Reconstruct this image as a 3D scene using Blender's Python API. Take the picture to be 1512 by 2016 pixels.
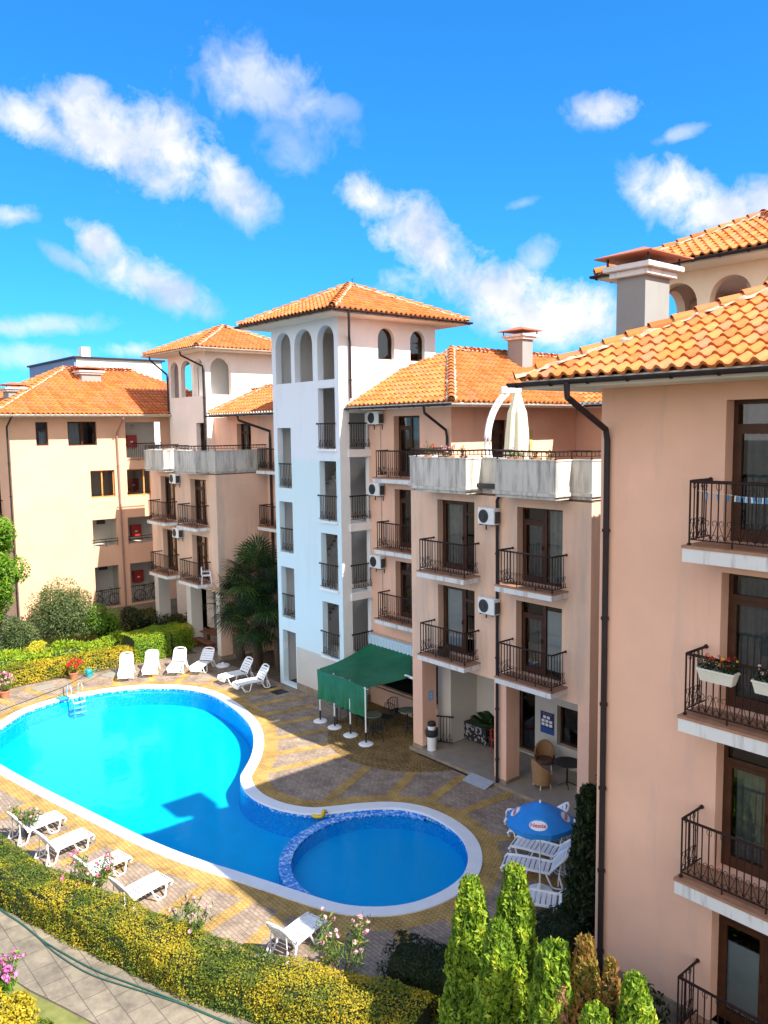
import bpy, bmesh, math, random
import numpy as np
from mathutils import Vector, Matrix, noise as mnoise
for o in list(bpy.data.objects): bpy.data.objects.remove(o)
SC = bpy.context.scene
COL = SC.collection
PI = math.pi
R = math.radians
# ------------------------------------------------------------------ camera
cd = bpy.data.cameras.new('camera'); cam = bpy.data.objects.new('camera', cd); COL.objects.link(cam)
PIT, ROL, YAW = R(-5.79357), R(-0.78800), R(-49.71961)
fw = Vector((math.sin(YAW)*math.cos(PIT), math.cos(YAW)*math.cos(PIT), math.sin(PIT)))
rr = Vector((math.cos(YAW), -math.sin(YAW), 0)); uu = rr.cross(fw)
cr = rr*math.cos(ROL)+uu*math.sin(ROL); cu = -rr*math.sin(ROL)+uu*math.cos(ROL)
m3 = Matrix((cr, cu, -fw)).transposed().to_4x4(); m3.translation = (0, 0, 11.0)
cam.matrix_world = m3
cd.sensor_fit = 'VERTICAL'; cd.sensor_height = 36; cd.sensor_width = 27; cd.lens = 1600/2016*36
cd.clip_start = .1; cd.clip_end = 3000
SC.camera = cam
# ------------------------------------------------------------------ light
SUN = Vector((0.97, 0.165, 1.0)).normalized()
EL = math.asin(SUN.z); AZ = math.atan2(SUN.x, SUN.y)
SC.view_settings.view_transform = 'Standard'; SC.view_settings.look = 'None'
SC.view_settings.gamma = 1; SC.view_settings.use_curve_mapping = False
SC.view_settings.exposure = 1.22
SC.render.engine = 'CYCLES'
SC.cycles.use_denoising = True
SC.cycles.max_bounces = 8; SC.cycles.transparent_max_bounces = 12
SC.cycles.sample_clamp_indirect = 4
SC.cycles.caustics_reflective = False; SC.cycles.caustics_refractive = False
ld = bpy.data.lights.new('sun', 'SUN'); ld.energy = 4.9; ld.angle = R(.53); ld.color = (1, .93, .82)
sun = bpy.data.objects.new('sun', ld); COL.objects.link(sun)
sun.rotation_euler = SUN.to_track_quat('Z', 'Y').to_euler(); sun.location = (30, 0, 40)
W = bpy.data.worlds.new('World'); SC.world = W; W.use_nodes = True
wn = W.node_tree; wn.nodes.clear(); WL = wn.links
def wnode(t, **k):
    n = wn.nodes.new(t)
    for a, b in k.items(): setattr(n, a, b)
    return n
def wmath(op, a, b=None, clamp=False):
    n = wnode('ShaderNodeMath', operation=op, use_clamp=clamp)
    for i, v in enumerate((a, b)):
        if v is None: continue
        if isinstance(v, (int, float)): n.inputs[i].default_value = v
        else: WL.new(v, n.inputs[i])
    return n.outputs[0]
sky = wnode('ShaderNodeTexSky', sky_type='NISHITA', sun_disc=False, sun_elevation=EL, sun_rotation=AZ, altitude=50, air_density=1.0, dust_density=.3, ozone_density=2.5)
hs = wnode('ShaderNodeHueSaturation'); hs.inputs['Saturation'].default_value = 1.12; hs.inputs['Hue'].default_value = .497; hs.inputs['Value'].default_value = 1.0
WL.new(sky.outputs[0], hs.inputs['Color'])
tc = wnode('ShaderNodeTexCoord'); vdir = tc.outputs['Generated']
def vnode(op, a, b):
    n = wnode('ShaderNodeVectorMath', operation=op)
    for i, v in enumerate((a, b)):
        if hasattr(v, 'is_linked'): WL.new(v, n.inputs[i])
        else: n.inputs[i].default_value = v
    return n
nz = wnode('ShaderNodeTexNoise'); nz.inputs['Scale'].default_value = 30; nz.inputs['Detail'].default_value = 10; nz.inputs['Roughness'].default_value = .66; nz.inputs['Distortion'].default_value = .35
WL.new(vdir, nz.inputs['Vector'])
nzb = wnode('ShaderNodeTexNoise'); nzb.inputs['Scale'].default_value = 9; nzb.inputs['Detail'].default_value = 4; nzb.inputs['Distortion'].default_value = .6
WL.new(vdir, nzb.inputs['Vector'])
nzv = wmath('ADD', wmath('MULTIPLY', wmath('SUBTRACT', nz.outputs['Fac'], .5), 2.0), wmath('MULTIPLY', wmath('SUBTRACT', nzb.outputs['Fac'], .5), 2.0))
nz2 = wnode('ShaderNodeTexNoise'); nz2.inputs['Scale'].default_value = 14; nz2.inputs['Detail'].default_value = 5
WL.new(vdir, nz2.inputs['Vector'])
# cumulus clouds: azimuth and elevation of the middle, half width, half height (degrees), tilt, density
CL = [(-72.03, 18.73, 3.94, 1.61, -20, 0.9), (-67.53, 18.47, 5.37, 2.69, -15, 1.0), (-63.76, 17.74, 5.01, 3.04, -30, 1.0), (-60.21, 16.13, 3.22, 1.97, -35, 0.9), (-68.65, 20.58, 1.79, 1.43, 0, 0.75), (-57.35, 21.48, 5.37, 2.69, -20, 0.62), (-56.08, 18.94, 2.86, 2.15, -50, 0.4), (-52.63, 20.58, 2.15, 1.07, 0, 0.35), (-34.82, 19.9, 2.86, 1.15, -5, 0.85), (-30.09, 17.94, 1.79, 0.57, 10, 0.45), (-30.33, 14.85, 3.04, 1.97, -20, 0.95), (-27.57, 13.24, 3.94, 1.97, -10, 1.0), (-25.24, 13.42, 1.79, 1.79, 0, 0.9), (-50.16, 15.02, 2.69, 1.43, -30, 1.0), (-46.89, 12.74, 5.01, 2.69, -30, 1.0), (-42.4, 9.68, 5.73, 2.69, -25, 1.05), (-37.97, 8.18, 4.66, 2.69, -10, 1.1), (-36.62, 6.8, 3.94, 1.61, 0, 1.05), (-48.66, 9.83, 2.86, 1.61, -10, 0.7), (-39.0, 11.48, 2.15, 1.43, 30, 0.5), (-40.03, 14.69, 1.43, 0.5, 15, 0.3), (-68.47, 12.06, 2.51, 1.43, -40, 0.95), (-65.39, 10.01, 4.3, 1.61, -22, 0.9), (-70.37, 11.04, 2.15, 0.72, -30, 0.5), (-73.36, 13.37, 1.79, 0.79, 10, 0.7), (-71.79, 6.93, 3.94, 0.79, 5, 0.6), (-66.39, 5.44, 1.79, 0.72, 0, 0.8), (-72.79, 5.0, 3.22, 0.9, 0, 0.5)]
tot = None
for az, el, sw, sh, tl, dn in CL:
    a, e = R(az), R(el)
    c = Vector((math.sin(a)*math.cos(e), math.cos(a)*math.cos(e), math.sin(e)))
    e1 = Vector((math.cos(a), -math.sin(a), 0)); e2 = e1.cross(c)
    t = R(tl); f1 = (e1*math.cos(t)+e2*math.sin(t))/R(sw); f2 = (-e1*math.sin(t)+e2*math.cos(t))/R(sh)
    d = vnode('SUBTRACT', vdir, tuple(c)).outputs[0]
    x = vnode('DOT_PRODUCT', d, tuple(f1)).outputs['Value']; y = vnode('DOT_PRODUCT', d, tuple(f2)).outputs['Value']
    r2 = wmath('ADD', wmath('MULTIPLY', x, x), wmath('MULTIPLY', y, y))
    m = wmath('SUBTRACT', 1.0, wmath('SQRT', r2))
    m = wmath('MULTIPLY', wmath('MULTIPLY', wmath('ADD', wmath('ADD', wmath('MULTIPLY', m, 1.15), .03), nzv), 1.15, True), dn)
    m = wmath('MULTIPLY', m, wmath('SUBTRACT', 1.7, wmath('SQRT', r2), True))
    tot = m if tot is None else wmath('MAXIMUM', tot, m)
cr_ = wnode('ShaderNodeValToRGB'); cr_.color_ramp.elements[0].color = (.60, .70, .88, 1); cr_.color_ramp.elements[1].color = (1, 1, 1, 1)
cr_.color_ramp.elements[0].position = .36; cr_.color_ramp.elements[1].position = .58
WL.new(nz2.outputs['Fac'], cr_.inputs[0])
cb = vnode('MULTIPLY', cr_.outputs[0], (4.5, 4.5, 4.5)).outputs[0]
mx = wnode('ShaderNodeMix', data_type='RGBA'); WL.new(tot, mx.inputs[0]); gm = wnode('ShaderNodeGamma'); gm.inputs[1].default_value = .75
deep = vnode('MULTIPLY', hs.outputs[0], (.20, .715, 1.10)); WL.new(deep.outputs[0], gm.inputs[0])
deep = vnode('MULTIPLY', gm.outputs[0], (.62, 1.12, 1.48)); WL.new(deep.outputs[0], mx.inputs[6]); WL.new(cb, mx.inputs[7])
# unseen broken clouds behind the camera, added as fill to brighten the shade
nz3_ = wnode('ShaderNodeTexNoise'); nz3_.inputs['Scale'].default_value = 2.6; nz3_.inputs['Detail'].default_value = 7
WL.new(vdir, nz3_.inputs['Vector'])
side = vnode('DOT_PRODUCT', vdir, (math.sin(YAW), math.cos(YAW), .45)).outputs['Value']
cloud_fill = wmath('MULTIPLY', wmath('ADD', wmath('MULTIPLY', side, -2.2), .55, True), wmath('MULTIPLY', wmath('SUBTRACT', nz3_.outputs['Fac'], .30), 5.0, True))
mx2 = wnode('ShaderNodeMix', data_type='RGBA'); WL.new(wmath('MAXIMUM', cloud_fill, 0.0), mx2.inputs[0]); WL.new(mx.outputs[2], mx2.inputs[6]); mx2.inputs[7].default_value = (8.6, 8.4, 8.2, 1)
bg = wnode('ShaderNodeBackground'); bg.inputs['Strength'].default_value = .105
WL.new(mx2.outputs[2], bg.inputs['Color'])
wo = wnode('ShaderNodeOutputWorld'); WL.new(bg.outputs[0], wo.inputs['Surface'])

# ------------------------------------------------------------------ mesh helpers
class MB:
    """collects faces; build() links them as ONE mesh object"""
    def __init__(s): s.v=[]; s.n=0; s.lv=[]; s.lt=[]; s.m=[]; s.a=[]
    def add(s, verts, faces, mat=0, att=0.0):
        verts=np.asarray(verts,dtype=np.float64).reshape(-1,3)
        if len(faces)==0: return s
        if isinstance(faces,np.ndarray):
            k=faces.shape[1]; s.lv.append(faces.ravel()+s.n); s.lt.append(np.full(len(faces),k)); nf=len(faces)
        else:
            s.lv.append(np.array([i for f in faces for i in f])+s.n); s.lt.append(np.array([len(f) for f in faces])); nf=len(faces)
        s.m.append(np.full(nf,mat)); s.a.append(np.full(nf,att) if np.isscalar(att) else np.asarray(att,float))
        s.v.append(verts); s.n+=len(verts); return s
    def box(s,a,b,mat=0,M=None,att=0.0):
        x0,y0,z0=a; x1,y1,z1=b
        v=np.array([(x0,y0,z0),(x1,y0,z0),(x1,y1,z0),(x0,y1,z0),(x0,y0,z1),(x1,y0,z1),(x1,y1,z1),(x0,y1,z1)],float)
        if M is not None: v=v@np.array(M.to_3x3()).T+np.array(M.to_translation())
        return s.add(v,[(0,3,2,1),(4,5,6,7),(0,1,5,4),(1,2,6,5),(2,3,7,6),(3,0,4,7)],mat,att)
    def bbox(s,a,b,r=.02,mat=0,M=None):
        """box with chamfered vertical and horizontal edges"""
        x0,y0,z0=a; x1,y1,z1=b
        def ring(z,i):
            return [(x0+i+r,y0+i,z),(x1-i-r,y0+i,z),(x1-i,y0+i+r,z),(x1-i,y1-i-r,z),(x1-i-r,y1-i,z),(x0+i+r,y1-i,z),(x0+i,y1-i-r,z),(x0+i,y0+i+r,z)]
        v=ring(z0,r)+ring(z0+r,0)+ring(z1-r,0)+ring(z1,r); f=[tuple(range(7,-1,-1)),tuple(range(24,32))]
        for k in range(3):
            for i in range(8): f.append((k*8+i,k*8+(i+1)%8,k*8+8+(i+1)%8,k*8+8+i))
        v=np.array(v,float)
        if M is not None: v=v@np.array(M.to_3x3()).T+np.array(M.to_translation())
        return s.add(v,f,mat)
    def quad(s,*p,mat=0,att=0.0): return s.add(p,[tuple(range(len(p)))],mat,att)
    def tube(s,pts,r,n=6,mat=0,cap=True,closed=False,att=0.0):
        P=[Vector(p) for p in pts]; k=len(P); rs=r if hasattr(r,'__len__') else [r]*k
        V=[]; up=None
        for i in range(k):
            if closed: t=(P[(i+1)%k]-P[i-1])
            else: t=(P[min(i+1,k-1)]-P[max(i-1,0)])
            if t.length<1e-9: t=Vector((0,0,1))
            t.normalize()
            if up is None: up=Vector((0,0,1)) if abs(t.z)<.9 else Vector((1,0,0))
            a=t.cross(up)
            if a.length<1e-4: a=t.cross(Vector((.3,1,.2)))
            a.normalize(); b=t.cross(a); up=-b if False else up
            for j in range(n):
                an=2*PI*j/n+PI/n; V.append(P[i]+a*math.cos(an)*rs[i]+b*math.sin(an)*rs[i])
        F=[]
        for i in range(k if closed else k-1):
            i2=(i+1)%k
            for j in range(n): F.append((i*n+j,i*n+(j+1)%n,i2*n+(j+1)%n,i2*n+j))
        if cap and not closed: F.append(tuple(range(n-1,-1,-1))); F.append(tuple(range((k-1)*n,k*n)))
        return s.add([tuple(p) for p in V],F,mat,att)
    def lathe(s,prof,c=(0,0,0),n=16,mat=0,sx=1,sy=1):
        V=[];F=[];k=len(prof)
        for r,z in prof:
            for j in range(n): V.append((c[0]+r*math.cos(2*PI*j/n)*sx,c[1]+r*math.sin(2*PI*j/n)*sy,c[2]+z))
        for i in range(k-1):
            for j in range(n): F.append((i*n+j,i*n+(j+1)%n,(i+1)*n+(j+1)%n,(i+1)*n+j))
        F.append(tuple(range(n-1,-1,-1)));F.append(tuple(range((k-1)*n,k*n)))
        return s.add(V,F,mat)
    def prism(s,poly,z0,z1,mat=0):
        k=len(poly); V=[(x,y,z0) for x,y in poly]+[(x,y,z1) for x,y in poly]
        F=[tuple(range(k-1,-1,-1)),tuple(range(k,2*k))]+[(i,(i+1)%k,k+(i+1)%k,k+i) for i in range(k)]
        return s.add(V,F,mat)
    def blob(s,c,r,seed=0,amp=.25,n=2,mat=0,fz=1.0):
        bm=bmesh.new(); bmesh.ops.create_icosphere(bm,subdivisions=n,radius=1)
        V=[]
        for v in bm.verts:
            k=1+amp*mnoise.noise(v.co*1.7+Vector((seed*7.1,seed*3.3,seed)))
            V.append((c[0]+v.co.x*r[0]*k,c[1]+v.co.y*r[1]*k,c[2]+v.co.z*r[2]*k))
        F=[tuple(v.index for v in f.verts) for f in bm.faces]; bm.free(); return s.add(V,F,mat)
    def mesh(s,name,mats=(),smooth=False):
        me=bpy.data.meshes.new(name)
        if s.n==0: return me
        v=np.concatenate(s.v); lv=np.concatenate(s.lv).astype(np.int32); lt=np.concatenate(s.lt).astype(np.int32)
        me.vertices.add(len(v)); me.vertices.foreach_set('co',v.astype(np.float32).ravel())
        me.loops.add(len(lv)); me.loops.foreach_set('vertex_index',lv)
        me.polygons.add(len(lt)); me.polygons.foreach_set('loop_start',(np.cumsum(lt)-lt).astype(np.int32))
        me.polygons.foreach_set('material_index',np.concatenate(s.m).astype(np.int32))
        me.polygons.foreach_set('use_smooth',np.full(len(lt),smooth))
        for m in mats: me.materials.append(m)
        at=np.concatenate(s.a)
        if at.any():
            A=me.attributes.new('tint','FLOAT','FACE'); A.data.foreach_set('value',at.astype(np.float32))
        me.update(calc_edges=True); me.validate(); return me
    def build(s,name,mats,parent=None,smooth=False,world=False):
        if not isinstance(mats,(list,tuple)): mats=[mats]
        if world and parent is not None:
            off=np.zeros(3); p=parent
            while p: off+=np.array(p.location); p=p.parent
            s.v=[x-off for x in s.v]
        o=bpy.data.objects.new(name,s.mesh(name,mats,smooth)); COL.objects.link(o)
        if parent is not None: o.parent=parent
        return o
def tag(o,label=None,cat=None,group=None,kind=None):
    for k,v in (('label',label),('category',cat),('group',group),('kind',kind)):
        if v: o[k]=v
    return o
def empty(name,loc=(0,0,0),rz=0,label=None,cat=None,group=None):
    o=bpy.data.objects.new(name,None); COL.objects.link(o); o.location=loc; o.rotation_euler=(0,0,rz); o.empty_display_size=.2
    return tag(o,label,cat,group)
def dup(o,loc,rz=0,label=None,group=None):
    kids={}
    for x in COL.objects:
        if x.parent: kids.setdefault(x.parent,[]).append(x)
    def cp(x,par):
        c=x.copy(); COL.objects.link(c)
        if par is not None: c.parent=par
        for k in kids.get(x,[]): cp(k,c)
        return c
    r=cp(o,None); r.location=loc; r.rotation_euler=(0,0,rz)
    if label: r['label']=label
    if group: r['group']=group
    return r
# ------------------------------------------------------------------ materials
def nmat(name):
    m=bpy.data.materials.new(name); m.use_nodes=True; nt=m.node_tree; b=nt.nodes['Principled BSDF']; return m,nt,b
def nd(nt,t,**k):
    n=nt.nodes.new(t)
    for a,b in k.items():
        if a[0]=='_': n.inputs[a[1:]].default_value=b
        else: setattr(n,a,b)
    return n
def ramp(nt,src,stops):
    n=nt.nodes.new('ShaderNodeValToRGB'); e=n.color_ramp.elements
    while len(e)<len(stops): e.new(.5)
    for i,(p,c) in enumerate(stops): e[i].position=p; e[i].color=(*c,1)
    nt.links.new(src,n.inputs[0]); return n.outputs[0]
def mixc(nt,f,a,b,mode='MIX'):
    n=nt.nodes.new('ShaderNodeMix'); n.data_type='RGBA'; n.blend_type=mode
    for i,v in ((0,f),(6,a),(7,b)):
        if isinstance(v,(int,float)): n.inputs[i].default_value=v
        elif isinstance(v,tuple): n.inputs[i].default_value=(*v,1)
        else: nt.links.new(v,n.inputs[i])
    return n.outputs[2]
def coord(nt,scale=(1,1,1),kind='Object'):
    t=nt.nodes.new('ShaderNodeTexCoord'); m=nt.nodes.new('ShaderNodeMapping'); m.inputs['Scale'].default_value=scale
    nt.links.new(t.outputs[kind],m.inputs[0]); return m.outputs[0]
def noise(nt,vec,scale,detail=5,rough=.55):
    n=nd(nt,'ShaderNodeTexNoise',_Scale=scale,_Detail=detail,_Roughness=rough); nt.links.new(vec,n.inputs['Vector']); return n.outputs['Fac']
def bump(nt,b,h,dist=.01,strength=.5):
    n=nd(nt,'ShaderNodeBump',_Distance=dist,_Strength=strength); nt.links.new(h,n.inputs['Height']); nt.links.new(n.outputs[0],b.inputs['Normal'])
def plain(name,c,rough=.6,metal=0,var=.12,sc=8,bmp=0,spec=.5):
    m,nt,b=nmat(name); v=coord(nt); f=noise(nt,v,sc)
    col=ramp(nt,f,[(.25,tuple(x*(1-var) for x in c)),(.75,tuple(min(1,x*(1+var)) for x in c))])
    nt.links.new(col,b.inputs['Base Color']); b.inputs['Roughness'].default_value=rough; b.inputs['Metallic'].default_value=metal
    b.inputs['Specular IOR Level'].default_value=spec
    if bmp: bump(nt,b,noise(nt,v,sc*6),bmp,.5)
    return m
def stucco(name,c,dirt=(.35,.33,.3),amt=.35,streak=.3,ss=1.6,lo=.54):
    m,nt,b=nmat(name); v=coord(nt); big=noise(nt,v,.55,6,.6)
    col=ramp(nt,big,[(.3,tuple(x*.90 for x in c)),(.7,tuple(min(1,x*1.06) for x in c))])
    sv=coord(nt,(ss,ss,ss*.12)); st=noise(nt,sv,1.3,7,.65)
    f=ramp(nt,st,[(lo,(0,0,0)),(lo+.2,(streak,)*3)])
    col=mixc(nt,f,col,dirt)
    bl=noise(nt,v,1.7,8,.7); f2=ramp(nt,bl,[(.60,(0,0,0)),(.78,(amt*.5,)*3)])
    col=mixc(nt,f2,col,tuple(x*.75 for x in c))
    nt.links.new(col,b.inputs['Base Color']); b.inputs['Roughness'].default_value=.92; b.inputs['Specular IOR Level'].default_value=.15
    bump(nt,b,noise(nt,v,70,4),.004,.5); return m
PEACH=stucco('peach_stucco',(.78,.475,.345),amt=.4,streak=.35)
PEACHD=stucco('weathered_peach_stucco',(.74,.49,.355),(.32,.31,.29),.8,.5,1.1,.47)
CREAM=stucco('cream_stucco',(.72,.43,.285),amt=.15,streak=.08)
WHITE=stucco('white_stucco',(.80,.78,.76),(.5,.48,.42),.2,.14)
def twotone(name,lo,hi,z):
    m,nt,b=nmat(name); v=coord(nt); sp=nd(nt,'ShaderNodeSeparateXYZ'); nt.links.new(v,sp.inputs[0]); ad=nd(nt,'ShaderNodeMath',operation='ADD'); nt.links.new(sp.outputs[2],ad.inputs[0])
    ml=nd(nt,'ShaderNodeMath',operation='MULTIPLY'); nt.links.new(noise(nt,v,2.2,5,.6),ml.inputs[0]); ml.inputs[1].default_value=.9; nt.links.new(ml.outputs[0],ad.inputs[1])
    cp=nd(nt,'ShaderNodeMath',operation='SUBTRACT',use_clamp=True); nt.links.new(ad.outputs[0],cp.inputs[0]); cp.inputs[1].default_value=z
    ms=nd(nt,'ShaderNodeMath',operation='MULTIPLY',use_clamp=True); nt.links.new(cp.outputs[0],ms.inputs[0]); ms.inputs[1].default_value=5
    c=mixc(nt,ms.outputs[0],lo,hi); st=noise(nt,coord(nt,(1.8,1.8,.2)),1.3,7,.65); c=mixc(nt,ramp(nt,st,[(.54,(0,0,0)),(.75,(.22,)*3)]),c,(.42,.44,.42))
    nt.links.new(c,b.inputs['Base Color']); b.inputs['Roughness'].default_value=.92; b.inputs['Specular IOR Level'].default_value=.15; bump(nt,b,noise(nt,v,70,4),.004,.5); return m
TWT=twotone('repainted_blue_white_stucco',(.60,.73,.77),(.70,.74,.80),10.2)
PALE=stucco('pale_ground_floor_stucco',(.56,.52,.46),(.4,.38,.34),.4,.2)
SOFF=stucco('soffit_paint',(.76,.72,.62),(.45,.43,.36),.3,.2)
CONC=stucco('stained_concrete',(.56,.53,.48),(.17,.16,.145),.7,.7,4.2,.46)
SLABM=stucco('painted_slab_edge',(.66,.66,.65),(.15,.145,.14),.8,.7,3.6,.52)
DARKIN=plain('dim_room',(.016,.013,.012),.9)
SHADEIN=plain('painted_room_shade',(.014,.012,.011),.9)  # near-black colour carries the shade of the rooms behind the porches
TERRA=plain('terracotta_floor_tile',(.33,.17,.10),.6,var=.2,sc=5)
GREYT=plain('porch_floor_tile',(.27,.235,.195),.35,var=.18,sc=3)
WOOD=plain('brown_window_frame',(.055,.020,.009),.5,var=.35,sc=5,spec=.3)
WOODL=plain('sun_toned_wood',(.58,.25,.06),.45,var=.25,sc=5)  # lighter copy of the frame wood, sunlight put into its colour
IRON=plain('brown_wrought_iron',(.022,.010,.007),.55,var=.4,sc=20,spec=.25)
GUT=plain('brown_gutter',(.022,.015,.017),.5,var=.25,sc=6,spec=.3)
GUTW=plain('pale_gutter',(.52,.44,.38),.9,var=.15,sc=4,spec=.0)
ACW=plain('ac_casing',(.72,.73,.72),.45,var=.08)
BLK=plain('black_plastic',(.018,.018,.02),.5)
DKG=plain('dark_grille',(.035,.04,.045),.5)
PLAST=plain('white_plastic',(.78,.79,.80),.38,var=.05)
CHIMP=stucco('chimney_render',(.27,.27,.265),(.2,.19,.17),.6,.4)
TERM=plain('chimney_cap_sheet',(.48,.15,.07),.55,var=.2,sc=3)
REDM=plain('red_cabinet',(.36,.025,.02),.45,var=.1)
CURT=plain('net_curtain',(.40,.40,.39),.9,var=.18,sc=6)
CURTD=plain('grey_curtain',(.17,.18,.19),.9,var=.25,sc=7)
BLIND=plain('white_blind',(.66,.70,.76),.7,var=.06)
MORT=plain('lime_mortar',(.40,.33,.25),.95,var=.35,sc=25,bmp=.02)
STONE=None
def tilemat(name,stops):
    m,nt,b=nmat(name); a=nd(nt,'ShaderNodeAttribute',attribute_name='tint'); v=coord(nt)
    col=ramp(nt,a.outputs['Fac'],stops)
    f=noise(nt,v,2.2,6,.7); g=ramp(nt,f,[(.45,(0,0,0)),(.8,(.45,.45,.45))]); col=mixc(nt,g,col,(.28,.13,.06))
    g2=ramp(nt,noise(nt,v,9,5,.7),[(.55,(0,0,0)),(.8,(.3,.3,.3))]); col=mixc(nt,g2,col,(.58,.36,.2))
    nt.links.new(col,b.inputs['Base Color']); b.inputs['Roughness'].default_value=.75; b.inputs['Specular IOR Level'].default_value=.25
    bump(nt,b,noise(nt,v,60,3),.003,.4); return m
TILE=tilemat('clay_roof_tile',[(0,(.40,.105,.026)),(.35,(.53,.15,.032)),(.7,(.57,.19,.055)),(1,(.50,.14,.07))])
def glassmat(name,tint,refl=.9):
    m=bpy.data.materials.new(name); m.use_nodes=True; nt=m.node_tree; nt.nodes.clear()
    t=nd(nt,'ShaderNodeBsdfTransparent'); t.inputs[0].default_value=(*tint,1)
    g=nd(nt,'ShaderNodeBsdfGlossy',_Roughness=.02); g.inputs[0].default_value=(refl,refl,refl,1)
    fr=nd(nt,'ShaderNodeFresnel',_IOR=1.55); mm=nd(nt,'ShaderNodeMixShader'); o=nd(nt,'ShaderNodeOutputMaterial')
    ad=nd(nt,'ShaderNodeMath',operation='ADD',use_clamp=True); nt.links.new(fr.outputs[0],ad.inputs[0]); ad.inputs[1].default_value=.02
    nt.links.new(ad.outputs[0],mm.inputs[0]); nt.links.new(t.outputs[0],mm.inputs[1]); nt.links.new(g.outputs[0],mm.inputs[2]); nt.links.new(mm.outputs[0],o.inputs[0]); return m
GLASS=glassmat('window_glass',(.62,.68,.70))
# ------------------------------------------------------------------ walls, openings, windows
class Op:
    def __init__(s,u0,z0,u1,z1,kind='rect',depth=.22,room=.9,name=None,mull=(),transom=None,curtain=None,frame=None,arch=.55,wall_in=None,fw=.07):
        s.__dict__.update(locals())
def panel(mb,P,u,Wd,Hh,ops=(),room=None,mat=0,backmat=0):
    """stucco wall sheet with holes, reveals; P lower corner, u direction; ops in (u,z) absolute along u measured from P, z absolute"""
    P=np.array(P,float); u=np.array(u,float); n=np.array((u[1],-u[0],0.)); z=np.array((0,0,1.))
    pt=lambda a,h,d=0: P+u*a+z*(h-P[2])-n*d
    us=sorted({0,Wd}|{o.u0 for o in ops}|{o.u1 for o in ops}); zs=sorted({P[2],P[2]+Hh}|{o.z0 for o in ops}|{o.z1 for o in ops})
    us=[x for x in us if -1e-6<=x<=Wd+1e-6]; zs=[x for x in zs if P[2]-1e-6<=x<=P[2]+Hh+1e-6]
    for i in range(len(us)-1):
        for j in range(len(zs)-1):
            a,b,c,d=us[i],us[i+1],zs[j],zs[j+1]; mu,mz=(a+b)/2,(c+d)/2
            if any(o.u0<mu<o.u1 and o.z0<mz<o.z1 for o in ops): continue
            mb.quad(pt(a,c),pt(b,c),pt(b,d),pt(a,d),mat=mat)
    for o in ops:
        D=o.depth
        if o.kind=='arch':
            w=(o.u1-o.u0)/2; cx=(o.u0+o.u1)/2; sh=w*2*o.arch*1.02; zs0=o.z1-sh; N=14
            cur=[]
            for k in range(N+1):
                th=PI-PI*k/N; x=math.cos(th); y=math.sin(th)**.86
                cur.append((cx+x*w,zs0+y*sh))
            for k in range(N):
                a,b=cur[k],cur[k+1]
                mb.quad(pt(*a),pt(*b),pt(b[0],o.z1),pt(a[0],o.z1),mat=mat)
                mb.quad(pt(*a,D),pt(*b,D),pt(*b),pt(*a),mat=mat)
            top=zs0
        else:
            top=o.z1; mb.quad(pt(o.u0,o.z1),pt(o.u0,o.z1,D),pt(o.u1,o.z1,D),pt(o.u1,o.z1),mat=mat)
        mb.quad(pt(o.u0,o.z0),pt(o.u0,o.z0,D),pt(o.u0,top,D),pt(o.u0,top),mat=mat)
        mb.quad(pt(o.u1,o.z0,D),pt(o.u1,o.z0),pt(o.u1,top),pt(o.u1,top,D),mat=mat)
        if o.z0>P[2]+1e-6: mb.quad(pt(o.u0,o.z0),pt(o.u1,o.z0),pt(o.u1,o.z0,D),pt(o.u0,o.z0,D),mat=mat)
        if o.room and room is not None:
            a,b,c,d=o.u0-.25,o.u1+.25,o.z0-.02,o.z1+.12; E=D+.01; F=D+o.room
            q=[pt(a,c,E),pt(b,c,E),pt(b,d,E),pt(a,d,E),pt(a,c,F),pt(b,c,F),pt(b,d,F),pt(a,d,F)]
            rmb_=room
            if isinstance(room,list): rmb_=MB(); room.append(rmb_)
            rmb_.add(q,[(4,5,6,7),(0,4,7,3),(5,1,2,6),(0,1,5,4),(7,6,2,3)])
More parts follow.
